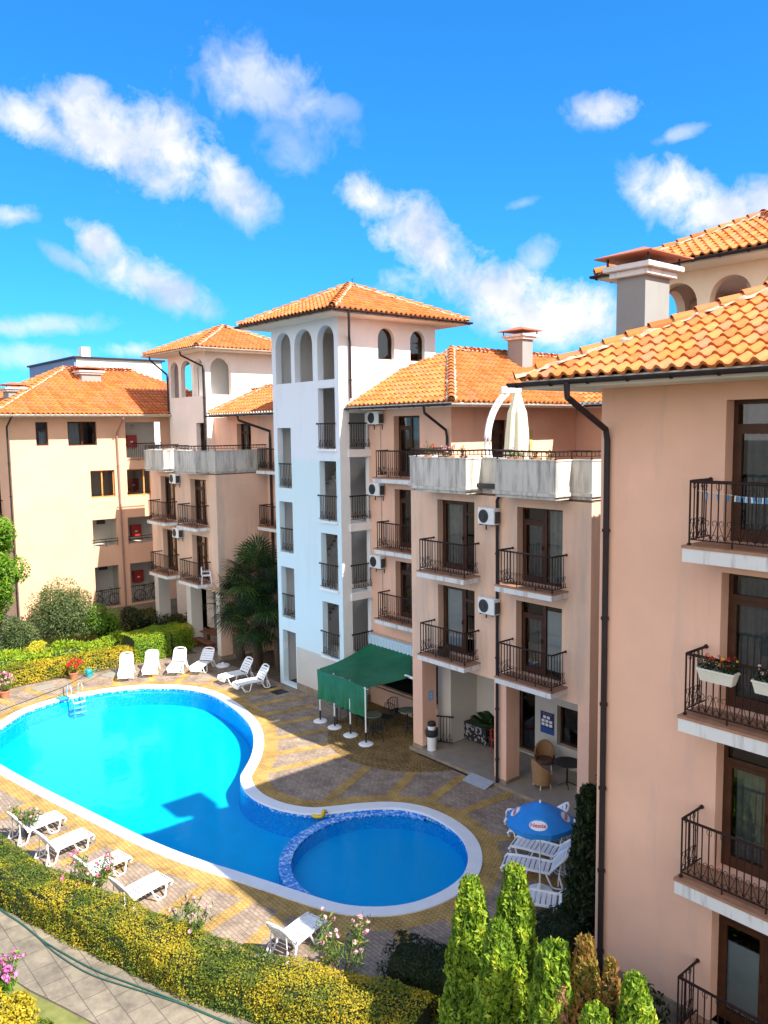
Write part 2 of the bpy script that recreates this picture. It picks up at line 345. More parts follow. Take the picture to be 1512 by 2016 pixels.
def frames(bld,P,u,ops,world=True,fmat=None):
    """frame (part) > pane, curtain (sub-parts) for each opening that has a name"""
    P=np.array(P,float); u=np.array(u,float); n=np.array((u[1],-u[0],0.)); z=np.array((0,0,1.))
    B=Matrix(((u[0],n[0],0,P[0]),(u[1],n[1],0,P[1]),(0,0,1,0),(0,0,0,1)))
    for o in ops:
        if not o.name: continue
        D=o.depth; fw_=o.fw; f=MB(); p=MB(); fm=fmat or o.frame or WOOD
        def bar(a,c,b,d,y0=-.06,y1=.0): f.box((a,-D+y0,c),(b,-D+y1,d),M=B)
        if o.kind=='arch':
            w=(o.u1-o.u0)/2; cx=(o.u0+o.u1)/2; sh=w*2*o.arch*1.02; zs0=o.z1-sh
            cur=[(o.u0+.03,o.z0+.03)]+[(cx+math.cos(PI-PI*k/12)*(w-.03),zs0+math.sin(PI-PI*k/12)**.86*(sh-.03)) for k in range(13)]+[(o.u1-.03,o.z0+.03)]
            f.tube([B@Vector((a,-D,c)) for a,c in cur],.05,4,closed=True)
            p.add([tuple(B@Vector((a,-D-.01,c))) for a,c in cur[::-1]],[tuple(range(len(cur)))])
        else:
            bar(o.u0,o.z0,o.u0+fw_,o.z1); bar(o.u1-fw_,o.z0,o.u1,o.z1); bar(o.u0+fw_,o.z1-fw_,o.u1-fw_,o.z1); bar(o.u0+fw_,o.z0,o.u1-fw_,o.z0+fw_)
            W_=o.u1-o.u0; ms=[o.u0+W_*k for k in o.mull]; e=[o.u0+fw_]+ms+[o.u1-fw_]
            for k in ms: bar(k-fw_*.65,o.z0+fw_,k+fw_*.65,o.z1-fw_,-.062,.004)
            for i in range(len(e)-1):
                a=e[i]+(fw_*.65 if i else 0); b=e[i+1]-(fw_*.65 if i<len(e)-2 else 0)
                tr=o.transom if (o.transom and (i in (o.mulltr if hasattr(o,'mulltr') else range(9)))) else None
                if tr:
                    zt=o.z1-tr; bar(a,zt-fw_*.6,b,zt+fw_*.6,-.061,.002)
                if o.name=='balcony_door' and i==0:
                    zt=(o.z1-tr-fw_*.6) if tr else o.z1-fw_; k=.075
                    bar(a,o.z0+fw_,a+k,zt,-.05,.012); bar(b-k,o.z0+fw_,b,zt,-.05,.012); bar(a+k,zt-k,b-k,zt,-.05,.012); bar(a+k,o.z0+fw_,b-k,o.z0+fw_+.13,-.05,.012)
                    f.box((b-k+.02,-D+.012,o.z0+1.0),(b-k+.045,-D+.06,o.z0+1.12),M=B)
            p.add([tuple(B@Vector((a,-D-.03,c))) for a,c in ((o.u0+.03,o.z0+.03),(o.u1-.03,o.z0+.03),(o.u1-.03,o.z1-.03),(o.u0+.03,o.z1-.03))],[(0,1,2,3)])
        fo=f.build(o.name,fm,bld,world=world); p.build('pane',GLASS,fo,world=world)
        if o.curtain:
            for (a,b,top,bot,cm) in o.curtain:
                c=MB(); ua=o.u0+(o.u1-o.u0)*a; ub=o.u0+(o.u1-o.u0)*b; z1=o.z0+(o.z1-o.z0)*top; z0=o.z0+(o.z1-o.z0)*bot
                if cm is BLIND:
                    c.box((ua,-D-.10,z0),(ub,-D-.07,z1),M=B)
                else:
                    N=max(12,int((ub-ua)/.03)); V=[];F=[]
                    for k in range(N+1):
                        x=ua+(ub-ua)*k/N; y=-D-.16+.035*math.sin(k*1.1)+.02*math.sin(k*.37+1)
                        V+=[tuple(B@Vector((x,y,z0))),tuple(B@Vector((x,y,z1)))]
                    for k in range(N): F.append((2*k,2*k+2,2*k+3,2*k+1))
                    c.add(V,F)
                c.build('curtain' if cm is not BLIND else 'blind',cm,fo,world=world,smooth=cm is not BLIND)
def wallset(bld,P,u,Wd,Hh,ops,wmb,rmb,mat=0,base=None):
    """ops given in absolute coordinate along the axis of u; converts to distance from P"""
    P=np.array(P,float); u=np.array(u,float); ax=0 if abs(u[0])>.5 else 1
    for o in ops:
        a=(o.u0-P[ax])*u[ax]; b=(o.u1-P[ax])*u[ax]; o.u0,o.u1=min(a,b),max(a,b)
    panel(wmb,P,u,Wd,Hh,ops,rmb,mat); frames(bld,P,u,ops)
# ------------------------------------------------------------------ tile roofs
rng=np.random.default_rng(7)
def tiles(o,u,s,pitch,ulen,slen,clips=(),tw=.25,tl=.38,h=.042,seg=6,out=None,name='roof'):
    """o eave corner; u along the eave; s horizontal direction up the slope"""
    o=np.array(o,float); u=np.array(u,float); s=np.array(s,float); cs=1/math.sqrt(1+pitch*pitch)
    sl=s*cs+np.array((0,0,pitch*cs)); n=np.cross(u,sl); n*=np.sign(n[2])
    nt_=int(math.ceil(ulen/tw)); nr=int(math.ceil(slen/tl)); fr=np.array([0,.14,.3,.46,.6,.8])[:seg]
    U=np.concatenate([(k+fr)*tw for k in range(nt_)]+[[nt_*tw]]); t=(U/tw)%1.0
    H=np.where(t<.6,np.sin(PI*t/.6)*.066,-np.sin(PI*(t-.6)/.4)*.012); nu=len(U)
    mb=MB(); 
    for j in range(nr):
        jit=rng.normal(0,.003,nt_).repeat(seg); jit=np.append(jit,jit[-1]); va=j*tl+rng.normal(0,.006,nt_).repeat(seg); va=np.append(va,va[-1]); 
        rows=[]
        for vv,hh in ((va,H*1.0-.012),(va,H+h+jit),(np.full(nu,(j+1)*tl+.04),H*.96-.004)):
            rows.append(o+U[:,None]*u+vv[:,None]*sl+hh[:,None]*n)
        V=np.concatenate(rows); i=np.arange(nu-1)
        f1=np.stack([i,i+1,nu+i+1,nu+i],1); f2=np.stack([nu+i,nu+i+1,2*nu+i+1,2*nu+i],1)
        tint=rng.random(nt_).repeat(seg)
        mb.add(V,np.concatenate([f1,f2]),0,np.concatenate([tint,tint])*.98+.01)
    me=mb.mesh('t'); bm=bmesh.new(); bm.from_mesh(me); bpy.data.meshes.remove(me)
    for co,no in clips:
        bmesh.ops.bisect_plane(bm,geom=bm.verts[:]+bm.edges[:]+bm.faces[:],plane_co=co,plane_no=no,clear_outer=True)
    la=bm.faces.layers.float.get('tint'); bm.verts.index_update()
    V=[tuple(v.co) for v in bm.verts]; F=[tuple(v.index for v in f.verts) for f in bm.faces]; A=[f[la] for f in bm.faces] if la else 0
    bm.free(); out.add(V,F,0,A)
def caps(mb,mo,a,b,r=.12,l=.40):
    """ridge or hip cap tiles in mortar from a (low) to b"""
    a=Vector(a); b=Vector(b); d=(b-a); L=d.length; d.normalize(); n=max(1,int(L/l)); side=d.cross(Vector((0,0,1))).normalized(); up=side.cross(d)
    for k in range(n):
        p=a+d*(L*k/n); q=a+d*(L*(k+1)/n+.05); V=[]
        for (c,rad,lift) in ((p,r*1.12,.025),(q,r*.92,-.01)):
            for j in range(8):
                an=-.25+ (PI+.5)*j/7; V.append(tuple(c+side*math.cos(an)*rad+up*(math.sin(an)*rad+lift)))
            for j in range(8):
                an=-.25+(PI+.5)*j/7; V.append(tuple(c+side*math.cos(an)*(rad-.018)+up*(math.sin(an)*(rad-.018)+lift)))
        F=[(j,j+1,17+j,16+j) for j in range(7)]+[(j+1,j,8+j,9+j) for j in range(7)]
        mb.add(V,F,0,float(rng.random()*.98+.01))
    V=[];F=[];N=max(6,int(L/.12))
    for k in range(N+1):
        c=a+d*(L*k/N)
        for j,(x,y) in enumerate(((-.17,-.02),(-.1,.05),(.1,.05),(.17,-.02))):
            V.append(tuple(c+side*(x+rng.normal(0,.025))+up*(y+rng.normal(0,.012))))
    for k in range(N):
        for j in range(3): F.append((k*4+j,k*4+j+1,k*4+5+j,k*4+4+j))
    mo.add(V,F)
def gutter(pts,bld,m,r=.075,brackets=True,name='gutter'):
    """half round gutter along horizontal points"""
    mb=MB()
    for a,b in zip(pts[:-1],pts[1:]):
        a=Vector(a);b=Vector(b);d=(b-a);L=d.length;d.normalize();s=d.cross(Vector((0,0,1)))
        V=[]
        for c in (a-d*.04,b+d*.04):
            for rad in (r,r-.012):
                for j in range(9):
                    an=PI+PI*j/8; V.append(tuple(c+s*math.cos(an)*rad+Vector((0,0,math.sin(an)*rad))))
        F=[(j,j+1,19+j,18+j) for j in range(8)]+[(10+j,9+j,27+j,28+j) for j in range(8)]+[(0,18,27,9),(8,17,35,26)]+[tuple(range(9)),tuple(range(26,17,-1))]
        mb.add(V,F)
        if brackets:
            for k in range(int(L/.75)+1):
                c=a+d*(.15+k*.75)
                if (c-a).length>L: break
                mb.tube([c+s*math.cos(PI+PI*j/6)*(r+.008)+Vector((0,0,math.sin(PI+PI*j/6)*(r+.008))) for j in range(7)],.014,4)
    return mb.build(name,m,bld,world=True)
def pipe(pts,bld,m=None,r=.05,clips=True,name='downpipe'):
    mb=MB(); mb.tube(pts,r,8)
    for a,b in zip(pts[:-1],pts[1:]):
        a=Vector(a);b=Vector(b)
        if abs((b-a).normalized().z)>.98 and clips:
            n=int((a-b).length/1.6)
            for k in range(1,n+1):
                c=a+(b-a)*k/(n+.5); mb.tube([c-Vector((0,0,.025)),c+Vector((0,0,.025))],r*1.35,8)
    return mb.build(name,m or GUT,bld,smooth=False,world=True)
def soffit(mb,x0,y0,x1,y1,z,th=.16):
    mb.box((x0,y0,z),(x1,y1,z+th))
def railing(pts,z0,h=1.0,sp=.115,detail=2,knob=True,r=.011,scroll=True):
    """wrought-iron railing along plan points; z0 slab top"""
    mb=MB(); P=[Vector((x,y,0)) for x,y in pts]; zt=z0+h
    top=[p+Vector((0,0,zt)) for p in P]
    mb.tube(top,.026,6)
    mb.tube([p+Vector((0,0,z0+.09)) for p in P],.014,4)
    if knob:
        for e in (top[0],top[-1]): mb.blob(e,(.042,.042,.042),n=1,amp=0)
    for p in P[1:-1]: mb.tube([p+Vector((0,0,z0)),p+Vector((0,0,zt))],.017,6); mb.tube([p+Vector((0,0,z0)),p+Vector((0,0,z0+.03))],.035,6)
    for a,b in zip(P[:-1],P[1:]):
        d=b-a;L=d.length;d.normalize();n=max(2,int(round(L/sp)))
        for k in range(1,n):
            c=a+d*(L*k/n); mb.tube([c+Vector((0,0,z0+.09)),c+Vector((0,0,zt))],r,4,cap=False)
            if k%6==0: mb.tube([c+Vector((0,0,z0)),c+Vector((0,0,z0+.1))],.014,4)
            if scroll and k%2==0 and n>3:
                g=L/n
                for sg in (-1,1):
                    if detail>=2:
                        pp=[c+d*(sg*g*.92)+Vector((0,0,z0+.12)),c+d*(sg*g*.45)+Vector((0,0,z0+.25)),c+d*(sg*g*.16)+Vector((0,0,z0+.36))]
                        for q in range(7):
                            an=PI-q*PI/4.2; pp.append(c+d*(sg*(g*.16+.035+math.cos(an)*.035))+Vector((0,0,z0+.37+math.sin(an)*.04)))
                        mb.tube(pp,.0065,3,cap=False)
                        mb.tube([c+d*(sg*(g*.5+math.cos(q*PI/4)*.042))+Vector((0,0,z0+.15+math.sin(q*PI/4)*.042)) for q in range(8)],.006,3,closed=True)
                        if detail>=3:
                            mb.tube([c+d*(sg*(math.sin(q*.5)*.045))+Vector((0,0,zt-.03-.1*math.cos(q*.5)*.5-.04)) for q in range(6)],.006,3,cap=False)
                    else:
                        mb.tube([c+d*(sg*g*.9)+Vector((0,0,z0+.12)),c+d*(sg*g*.2)+Vector((0,0,z0+.38))],.008,3,cap=False)
                        mb.tube([c+d*(sg*(g*.45+math.cos(q*PI/3)*.045))+Vector((0,0,z0+.17+math.sin(q*PI/3)*.045)) for q in range(6)],.008,3,closed=True)
    return mb

# ------------------------------------------------------------------ buildings
UX=(1,0,0); UY=(0,1,0); UMX=(-1,0,0); UMY=(0,-1,0)
def wallstrip(mb,path,o0,o1,z0,z1,mat=0):
    P=[Vector((x,y,0)) for x,y in path]; k=len(P); A=[];B=[]
    for i in range(k):
        ds=[]
        if i>0: ds.append((P[i]-P[i-1]).normalized())
        if i<k-1: ds.append((P[i+1]-P[i]).normalized())
        ns=[Vector((d.y,-d.x,0)) for d in ds]
        if len(ns)==2: m=(ns[0]+ns[1]); m=m/max(.2,(m.length_squared/2))
        else: m=ns[0]
        A.append(P[i]+m*o0);B.append(P[i]+m*o1)
    V=[]
    for i in range(k):
        for p,z in ((A[i],z0),(B[i],z0),(B[i],z1),(A[i],z1)): V.append((p.x,p.y,z))
    F=[]
    for i in range(k-1):
        a=i*4;b=a+4
        F+=[(a+1,b+1,b+2,a+2),(a+3,a+2,b+2,b+3),(b,a,a+3,b+3),(b+1,a+1,a,b)]
    F+=[(0,1,2,3),((k-1)*4+3,(k-1)*4+2,(k-1)*4+1,(k-1)*4)]
    mb.add(V,F,mat)
def hiproof(bld,x0,x1,y0,y1,z,p,sides='SEWN',name='roof',gut=None,gsides=None,clip=(),ridge=True,tw=.25):
    mb=MB(); mo=MB(); w=x1-x0;d=y1-y0;hw=min(w,d)/2; k=math.sqrt(1+p*p); sl=hw*k
    C={'SW':(x0,y0,z),'SE':(x1,y0,z),'NE':(x1,y1,z),'NW':(x0,y1,z)}
    cl=list(clip)
    if 'S' in sides: tiles(C['SW'],UX,UY,p,w,sl,[(C['SW'],(-1,1,0)),(C['SE'],(1,1,0))]+cl,out=mb,tw=tw)
    if 'E' in sides: tiles(C['SE'],UY,UMX,p,d,sl,[(C['SE'],(-1,-1,0)),(C['NE'],(-1,1,0))]+cl,out=mb,tw=tw)
    if 'N' in sides: tiles(C['NE'],UMX,UMY,p,w,sl,[(C['NE'],(1,-1,0)),(C['NW'],(-1,-1,0))]+cl,out=mb,tw=tw)
    if 'W' in sides: tiles(C['NW'],UMY,UX,p,d,sl,[(C['NW'],(1,1,0)),(C['SW'],(1,-1,0))]+cl,out=mb,tw=tw)
    zt=z+hw*p+.05
    if w<=d: r0,r1=((x0+x1)/2,y0+hw,zt),((x0+x1)/2,y1-hw,zt)
    else: r0,r1=(x0+hw,(y0+y1)/2,zt),(x1-hw,(y0+y1)/2,zt)
    ends={'SW':r0,'SE':r0 if w<=d else r1,'NE':r1,'NW':r1 if w<=d else r0}
    cp=MB()
    for c,pt in C.items():
        if (c[0] in sides) and (c[1] in sides): caps(cp,mo,(pt[0],pt[1],pt[2]+.03),(ends[c][0],ends[c][1],ends[c][2]-.01))
    if ridge and (Vector(r0)-Vector(r1)).length>.3: caps(cp,mo,r0,r1)
    ro=mb.build(name,TILE,bld,world=True)
    if cp.n: cp.build('ridge_tiles',TILE,ro,world=True); mo.build('mortar_bed',MORT,ro,world=True)
    if gut:
        e=.06; q={'S':[(x0-e,y0-e,z-.05),(x1+e,y0-e,z-.05)],'E':[(x1+e,y0-e,z-.05),(x1+e,y1+e,z-.05)],'N':[(x1+e,y1+e,z-.05),(x0-e,y1+e,z-.05)],'W':[(x0-e,y1+e,z-.05),(x0-e,y0-e,z-.05)]}
        for s in (gsides or sides): gutter(q[s],bld,gut)
    return ro
def iron(bld,pts,z0,h=1.0,detail=1,**k):
    return railing(pts,z0,h,detail=detail,**k).build('railing',IRON,bld,world=True)
def balcony(bld,x0,x1,ywall,yfront,z,detail=1,th=.2,sides=(1,1),rx=None):
    s=MB(); s.box((x0,yfront-.1,z-th),(x1,ywall,z-.045)); so=s.build('balcony_slab',SLABM,bld,world=True)
    t=MB(); t.box((x0-.012,yfront-.112,z-.045),(x1+.012,ywall,z)); t.build('floor_tiles',TERRA,so,world=True)
    a,b=rx or (x0+.06,x1-.06); pts=[]
    if sides[0]: pts.append((a,ywall-.02))
    pts+=[(a,yfront),(b,yfront)]
    if sides[1]: pts.append((b,ywall-.02))
    railing(pts,z,1.0,detail=detail).build('railing',IRON,so,world=True)
    return so
def chimney(parent,x0,x1,y0,y1,z0,z1,cap=.35):
    b=MB(); b.box((x0,y0,z0),(x1,y1,z1)); c=b.build('chimney',CHIMP,parent,world=True)
    c2=MB(); c2.bbox((x0-.1,y0-.1,z1),(x1+.1,y1+.1,z1+.11),.01); c2.bbox((x0-.19,y0-.19,z1+.112),(x1+.19,y1+.19,z1+.21),.012)
    f=.06
    c2.build('coping_slab',SLABM,c,world=True)
    zc=z1+.21
    for x in (x0-.12,x1+.12):
        for y in (y0-.12,y1+.12): k=MB(); k.box((x-.015,y-.015,zc),(x+.015,y+.015,zc+.14)); k.build('cap_post',BLK,c,world=True)
    r=MB(); X0,X1,Y0,Y1=x0-.3,x1+.3,y0-.3,y1+.3; zc+=.14; cx,cy=(x0+x1)/2,(y0+y1)/2; h=cap*.62
    r.add([(X0,Y0,zc),(X1,Y0,zc),(X1,Y1,zc),(X0,Y1,zc),(X0,Y0,zc+.02),(X1,Y0,zc+.02),(X1,Y1,zc+.02),(X0,Y1,zc+.02),(cx,cy,zc+h)],[(3,2,1,0),(0,1,5,4),(1,2,6,5),(2,3,7,6),(3,0,4,7),(4,5,8),(5,6,8),(6,7,8),(7,4,8)])
    r.build('chimney_cap',TERM,c,world=True)
    fl=MB(); fl.box((x0-.14,y0-.14,z0),(x1+.14,y1+.14,z0+.02)); return c
def stonewall(mb,path,z0,z1,off=.03):
    wallstrip(mb,path,-.05,off,z0,z1)
def mk_stone():
    m,nt,b=nmat('sandstone_plinth'); v=coord(nt,(1,1,1)); br=nd(nt,'ShaderNodeTexBrick',_Scale=1.0)
    sep=nd(nt,'ShaderNodeSeparateXYZ'); nt.links.new(v,sep.inputs[0]); ad=nd(nt,'ShaderNodeMath',operation='ADD'); nt.links.new(sep.outputs[0],ad.inputs[0]); nt.links.new(sep.outputs[1],ad.inputs[1])
    cb=nd(nt,'ShaderNodeCombineXYZ'); nt.links.new(ad.outputs[0],cb.inputs[0]); nt.links.new(sep.outputs[2],cb.inputs[1])
    nt.links.new(cb.outputs[0],br.inputs['Vector']); br.inputs['Brick Width'].default_value=.42; br.inputs['Row Height'].default_value=.17; br.inputs['Mortar Size'].default_value=.008
    br.inputs['Color1'].default_value=(.30,.22,.14,1); br.inputs['Color2'].default_value=(.20,.16,.12,1); br.inputs['Mortar'].default_value=(.12,.11,.1,1)
    c=mixc(nt,.5,br.outputs['Color'],ramp(nt,noise(nt,v,3.5,6),[(.3,(.14,.11,.08)),(.7,(.42,.32,.2))])); nt.links.new(c,b.inputs['Base Color']); b.inputs['Roughness'].default_value=.85
    bump(nt,b,br.outputs['Fac'],.01,-.5); return m
STONE=mk_stone()
def door(u0,u1,z0,z1,mull=(.52,),leaf=0,curtain=None,depth=.25,tr=.42,name='balcony_door'):
    o=Op(u0,z0,u1,z1,depth=depth,room=1.3,name=name,mull=mull,transom=tr,curtain=curtain); o.mulltr=(leaf,); o.leaf=leaf; return o
def block(b,dx,dy,curt,detail):
    """the balcony block: two bays of balconies over a colonnade, terrace with parapet on top"""
    w=MB(); rm=MB(); Y=18.27+dy; X=lambda x:x+dx
    ops=[door(X(-18.88),X(-17.24),6.47,8.73,(.62,),1,curt[0]),door(X(-15.53),X(-13.89),6.47,8.70,(.52,),0,curt[1]),
         door(X(-18.88),X(-17.24),3.73,5.95,(.60,),1,curt[2]),door(X(-15.56),X(-13.89),3.73,5.92,(.52,),0,curt[3])]
    wallset(b,(X(-20.15),Y,3.3),UX,7.21,5.67,ops,w,rm)
    panel(w,(X(-12.94),Y,0.0),UY,9.3,8.97,[Op(.62,0.12,2.0,3.3,depth=.3,room=0)]); panel(w,(X(-20.15),Y+2.13,3.3),UMY,2.13,5.67)
    w.quad((X(-20.15),Y,3.3),(X(-20.15),Y+2.13,3.3),(X(-12.94),Y+2.13,3.3),(X(-12.94),Y,3.3))
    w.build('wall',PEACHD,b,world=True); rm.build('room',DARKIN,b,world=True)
    for x0,x1,dp in ((-20.15,-19.68,.66),(-16.42,-15.94,.62),(-13.32,-12.943,.6)):
        c=MB(); c.box((X(x0),Y+.002,.12),(X(x1),Y+dp,3.298)); c.build('column',PALE if dx<0 else PEACH,b,world=True)
        c=MB(); c.box((X(x0)-.02,Y-.02,.0),(X(x1)+.02,Y+dp+.02,.22)); c.build('column_foot',STONE,b,world=True)
    for x0,x1 in ((-19.1,-17.0),(-15.74,-13.68)):
        for z in (6.47,3.73): balcony(b,X(x0),X(x1),Y,Y-.64,z,detail)
    p=MB(); path=[(-20.15,20.0),(-20.15,18.33),(-19.14,18.33),(-19.14,17.62),(-16.98,17.62),(-16.98,18.33),(-15.72,18.33),(-15.72,17.62),(-13.65,17.62),(-13.65,18.33),(-13.0,18.33),(-13.0,27.5)]
    path=[(X(x),y+dy) for x,y in path]
    wallstrip(p,path,-.12,0.05,9.22,10.08); wallstrip(p,path,-.14,.07,10.08,10.12)
    po=p.build('parapet',CONC,b,world=True)
    l=MB(); wallstrip(l,path,-.12,.10,9.12,9.218); wallstrip(l,path,-.12,.04,9.03,9.118); l.build('ledge',CONC,po,world=True)
    railing([(x,y) for x,y in path],10.12,.22,.16,detail=0,scroll=False,r=.012,knob=False).build('low_railing',IRON,po,world=True)
    f=MB(); f.box((X(-19.05),Y-.55,9.035),(X(-17.05),Y+.1,9.11)); f.box((X(-15.65),Y-.55,9.035),(X(-13.75),Y+.1,9.11)); f.box((X(-20.1),Y+.1,8.975),(X(-13.0),27.4+dy,9.12))
    f.build('terrace_floor',TERRA,b,world=True)
def tower(b,x0,x1,y0,y1,front,side,sideops,right_open=None,wm=None,eave=1.0,p=.45,zb=0,gut=GUT,back=None,left=None,fm=None):
    w=MB(); rm=MB(); wm=wm or WHITE; fw_=MB() if fm else w
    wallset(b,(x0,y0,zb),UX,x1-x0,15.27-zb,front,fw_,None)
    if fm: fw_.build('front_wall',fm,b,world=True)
    wallset(b,(x1,y0,zb),UY,y1-y0,15.27-zb,side,w,rm)
    wallset(b,(x1,y1,zb),UMX,x1-x0,15.27-zb,back or [],w,None); wallset(b,(x0,y1,zb),UMY,y1-y0,15.27-zb,left or [],w,None)
    w.build('stair_tower',wm,b,world=True)
    if rm.n: rm.build('room',DARKIN,b,world=True)
    s=MB(); s.box((x0-eave+.06,y0-eave+.06,15.272),(x1+eave-.06,y1+eave-.06,15.425)); s.build('soffit',SOFF,b,world=True)
    hiproof(b,x0-eave,x1+eave,y0-eave,y1+eave,15.43,p,'SENW','tower_roof',gut)
# ---- middle building with its stair tower
mid=empty('apartment_building',(-20,19,0),0,'middle peach apartment block with white stair tower and green canopy at its foot','building','apartment buildings round the pool')
cur=lambda *a:[a] if isinstance(a[0],(int,float)) else list(a)
block(mid,0,0,[[(.03,.60,.97,.02,CURT)],[(.10,.5,.80,.02,CURTD),(.55,.97,.97,.02,CURT)],[(.05,.58,.94,.08,BLIND)],[(.12,.48,.76,.03,CURTD),(.54,.97,.90,.1,BLIND)]],2)
w=MB(); rm=MB()
ops=[door(-23.43,-21.99,9.2,11.5,(.5,),0,[(.5,.97,.97,.02,CURTD)]),door(-23.43,-21.99,6.47,8.73,(.5,),0,[(.55,.97,.97,.3,CURTD)]),door(-23.43,-21.99,3.73,5.95,(.5,),0),
     Op(-24.5,.75,-20.5,2.7,depth=.15,room=3,name=None)]
wallset(mid,(-24.92,20.4,0),UX,4.56,11.75,ops,w,rm)
wallset(mid,(-20.36,20.4,9.12),UY,7.2,2.63,[door(22.5,23.5,9.12,11.3,(),0)],w,rm)
wallset(mid,(-20.36,27.6,9.12),UX,9.3,2.63,[door(-18.75,-17.2,9.12,11.5,(.5,),0)],w,rm)
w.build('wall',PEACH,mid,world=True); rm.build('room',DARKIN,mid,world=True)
for z,d in ((9.2,1),(6.47,1),(3.73,1)): balcony(mid,-23.92,-20.17,20.4,19.82,z,1,sides=(1,0),rx=(-23.8,-20.2))
s=MB(); s.box((-24.9,19.36,11.752),(-19.31,27.6,11.892)); s.box((-19.44,19.6,11.893),(-19.41,26.6,11.97)); s.box((-24.88,19.46,11.893),(-19.6,19.49,11.97)); s.box((-19.308,26.56,11.752),(-9.2,31,11.892)); s.build('soffit',SOFF,mid,world=True)
g=MB(); mo=MB(); cp=MB(); p=.53; sl=4.2*math.sqrt(1+p*p)
tiles((-27.65,19.3,11.9),UX,UY,p,8.4,sl,[((-19.25,19.3,0),(1,1,0)),((-27.65,19.3,0),(-1,1,0)),((-24.88,0,0),(-1,0,0))],out=g)
tiles((-19.25,19.3,11.9),UY,UMX,p,16,sl,[((-19.25,19.3,0),(-1,-1,0)),((-19.25,26.5,0),(1,1,0)),((-24.88,24.07,0),(-1,0,0))],out=g)
tiles((-27.65,34,11.9),UMY,UX,p,9.9,sl,[],out=g)
tiles((-19.25-8,26.5,11.9),UX,UY,p,18,sl,[((-19.25,26.5,0),(-1,-1,0))],out=g)
caps(cp,mo,(-19.2,19.25,11.95),(-23.45,23.5,14.17)); caps(cp,mo,(-23.45,23.5,14.17),(-23.45,30.7,14.17)); caps(cp,mo,(-23.45,30.7,14.17),(-10,30.7,14.17))
ro=g.build('roof',TILE,mid,world=True); cp.build('ridge_tiles',TILE,ro,world=True); mo.build('mortar_bed',MORT,ro,world=True)
chimney(ro,-22.9,-22.1,26.3,26.95,12.9,14.62)
fl=MB(); fl.add([(-24.9,19.9,12.2),(-24.9,24.1,14.45),(-24.88,24.1,14.62),(-24.88,19.5,12.2)],[(0,1,2,3)]); 
gutter([(-24.9,19.22,11.84),(-19.17,19.22,11.84)],mid,GUT); gutter([(-19.17,19.22,11.84),(-19.17,26.42,11.84)],mid,GUTW); gutter([(-19.17,26.42,11.84),(-9,26.42,11.84)],mid,GUT)
pipe([(-20.55,19.26,11.78),(-20.55,19.3,11.55),(-20.5,20.28,10.95),(-20.5,20.33,10.7),(-20.5,20.33,9.2)],mid)
pipe([(-16.1,18.2,9.3),(-16.1,18.16,9.05),(-16.22,18.17,8.85),(-16.22,18.17,.05)],mid)
h=MB(); h.box((-16.98,18.05,9.2),(-16.1,18.24,9.34)); h.build('rain_hopper',BLK,mid,world=True)
# ground floor behind the colonnade
w=MB(); rm=MB()
ops=[Op(-18.2,.14,-16.72,2.9,depth=.2,room=3,name='entrance_door',mull=(.5,)),Op(-15.82,.8,-14.95,2.1,depth=.18,room=2,name='window')]
wallset(mid,(-20.15,20.6,.0),UX,7.2,3.3,ops,w,rm); w.box((-19.98,19.3,.13),(-19.35,20.6,3.29)); w.build('porch_wall',PALE,mid,world=True); rm.build('room',SHADEIN,mid,world=True)
w=MB(); w.box((-20.2,18.12,-.1),(-12.9,20.6,.11)); w.build('porch_floor',GREYT,mid,world=True)
w=MB(); wallstrip(w,[(-20.2,18.12),(-12.9,18.12)],0,.02,-.1,.1); w.build('porch_step',STONE,mid,world=True)
iron(mid,[(-19.66,18.95),(-19.2,19.25)],.12,1.0,0)
# low wall of the cafe and dark glazing under the awning
w=MB(); w.box((-24.9,20.25,0),(-20.2,20.38,.7)); w.build('cafe_sill_wall',PEACH,mid,world=True)
Tf=[Op(-29.25,12.95,-28.12,15.03,'arch',.28,0),Op(-27.86,12.95,-26.6,15.03,'arch',.28,0),Op(-26.27,12.95,-25.18,15.03,'arch',.28,0)]
for z0,z1 in ((10.28,12.64),(7.45,9.8),(4.72,6.93),(1.95,4.15)): Tf.append(Op(-26.29,z0,-25.19,z1,'rect',.26,0))
for z0,z1 in ((8.6,11.12),(5.85,8.02),(3.0,5.22),(.12,2.45)): Tf.append(Op(-29.27,z0,-28.27,z1,'rect',.26,0))
Ts=[Op(20.92,13.77,21.78,15.0,'arch',.2,0,name='arched_window'),Op(22.64,13.77,23.46,15.0,'arch',.2,0,name='arched_window')]
for z0,z1 in ((10.25,11.66),(7.35,9.95),(4.6,7.2),(1.9,4.45)): Ts.append(Op(19.42,z0,20.36,z1,'rect',.2,0))
for o in Ts[:2]: o.room=.8
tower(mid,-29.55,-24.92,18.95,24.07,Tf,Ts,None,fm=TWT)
# skirting, landings and stairs inside the tower
w=MB(); wallstrip(w,[(-28.2,18.95),(-24.92,18.95),(-24.92,20.35)],0,.012,.32,1.88); w.build('tower_skirting',PALE,mid,world=True)
w=MB(); wallstrip(w,[(-28.2,18.95),(-24.92,18.95),(-24.92,20.35)],0,.04,-.05,.32); w.build('stone_plinth',STONE,mid,world=True)
w=MB()
for z in (10.25,7.35,4.6,1.9): w.box((-27.8,19.0,z-.16),(-24.97,20.3,z-.01))
for z in (8.58,5.83,2.98): w.box((-29.5,19.22,z-.2),(-27.96,24.0,z-.02))
for z in (12.7,): w.box((-29.5,19.0,z),(-25,24.0,z+.2))
w.box((-27.95,19.5,0),(-27.8,24,12.7)); w.box((-26.2,21.7,0),(-24.97,21.85,12.7)); w.box((-27.8,21.95,12.9),(-27.6,24,15.2))
w.build('stair_hall',WHITE,mid,world=True)
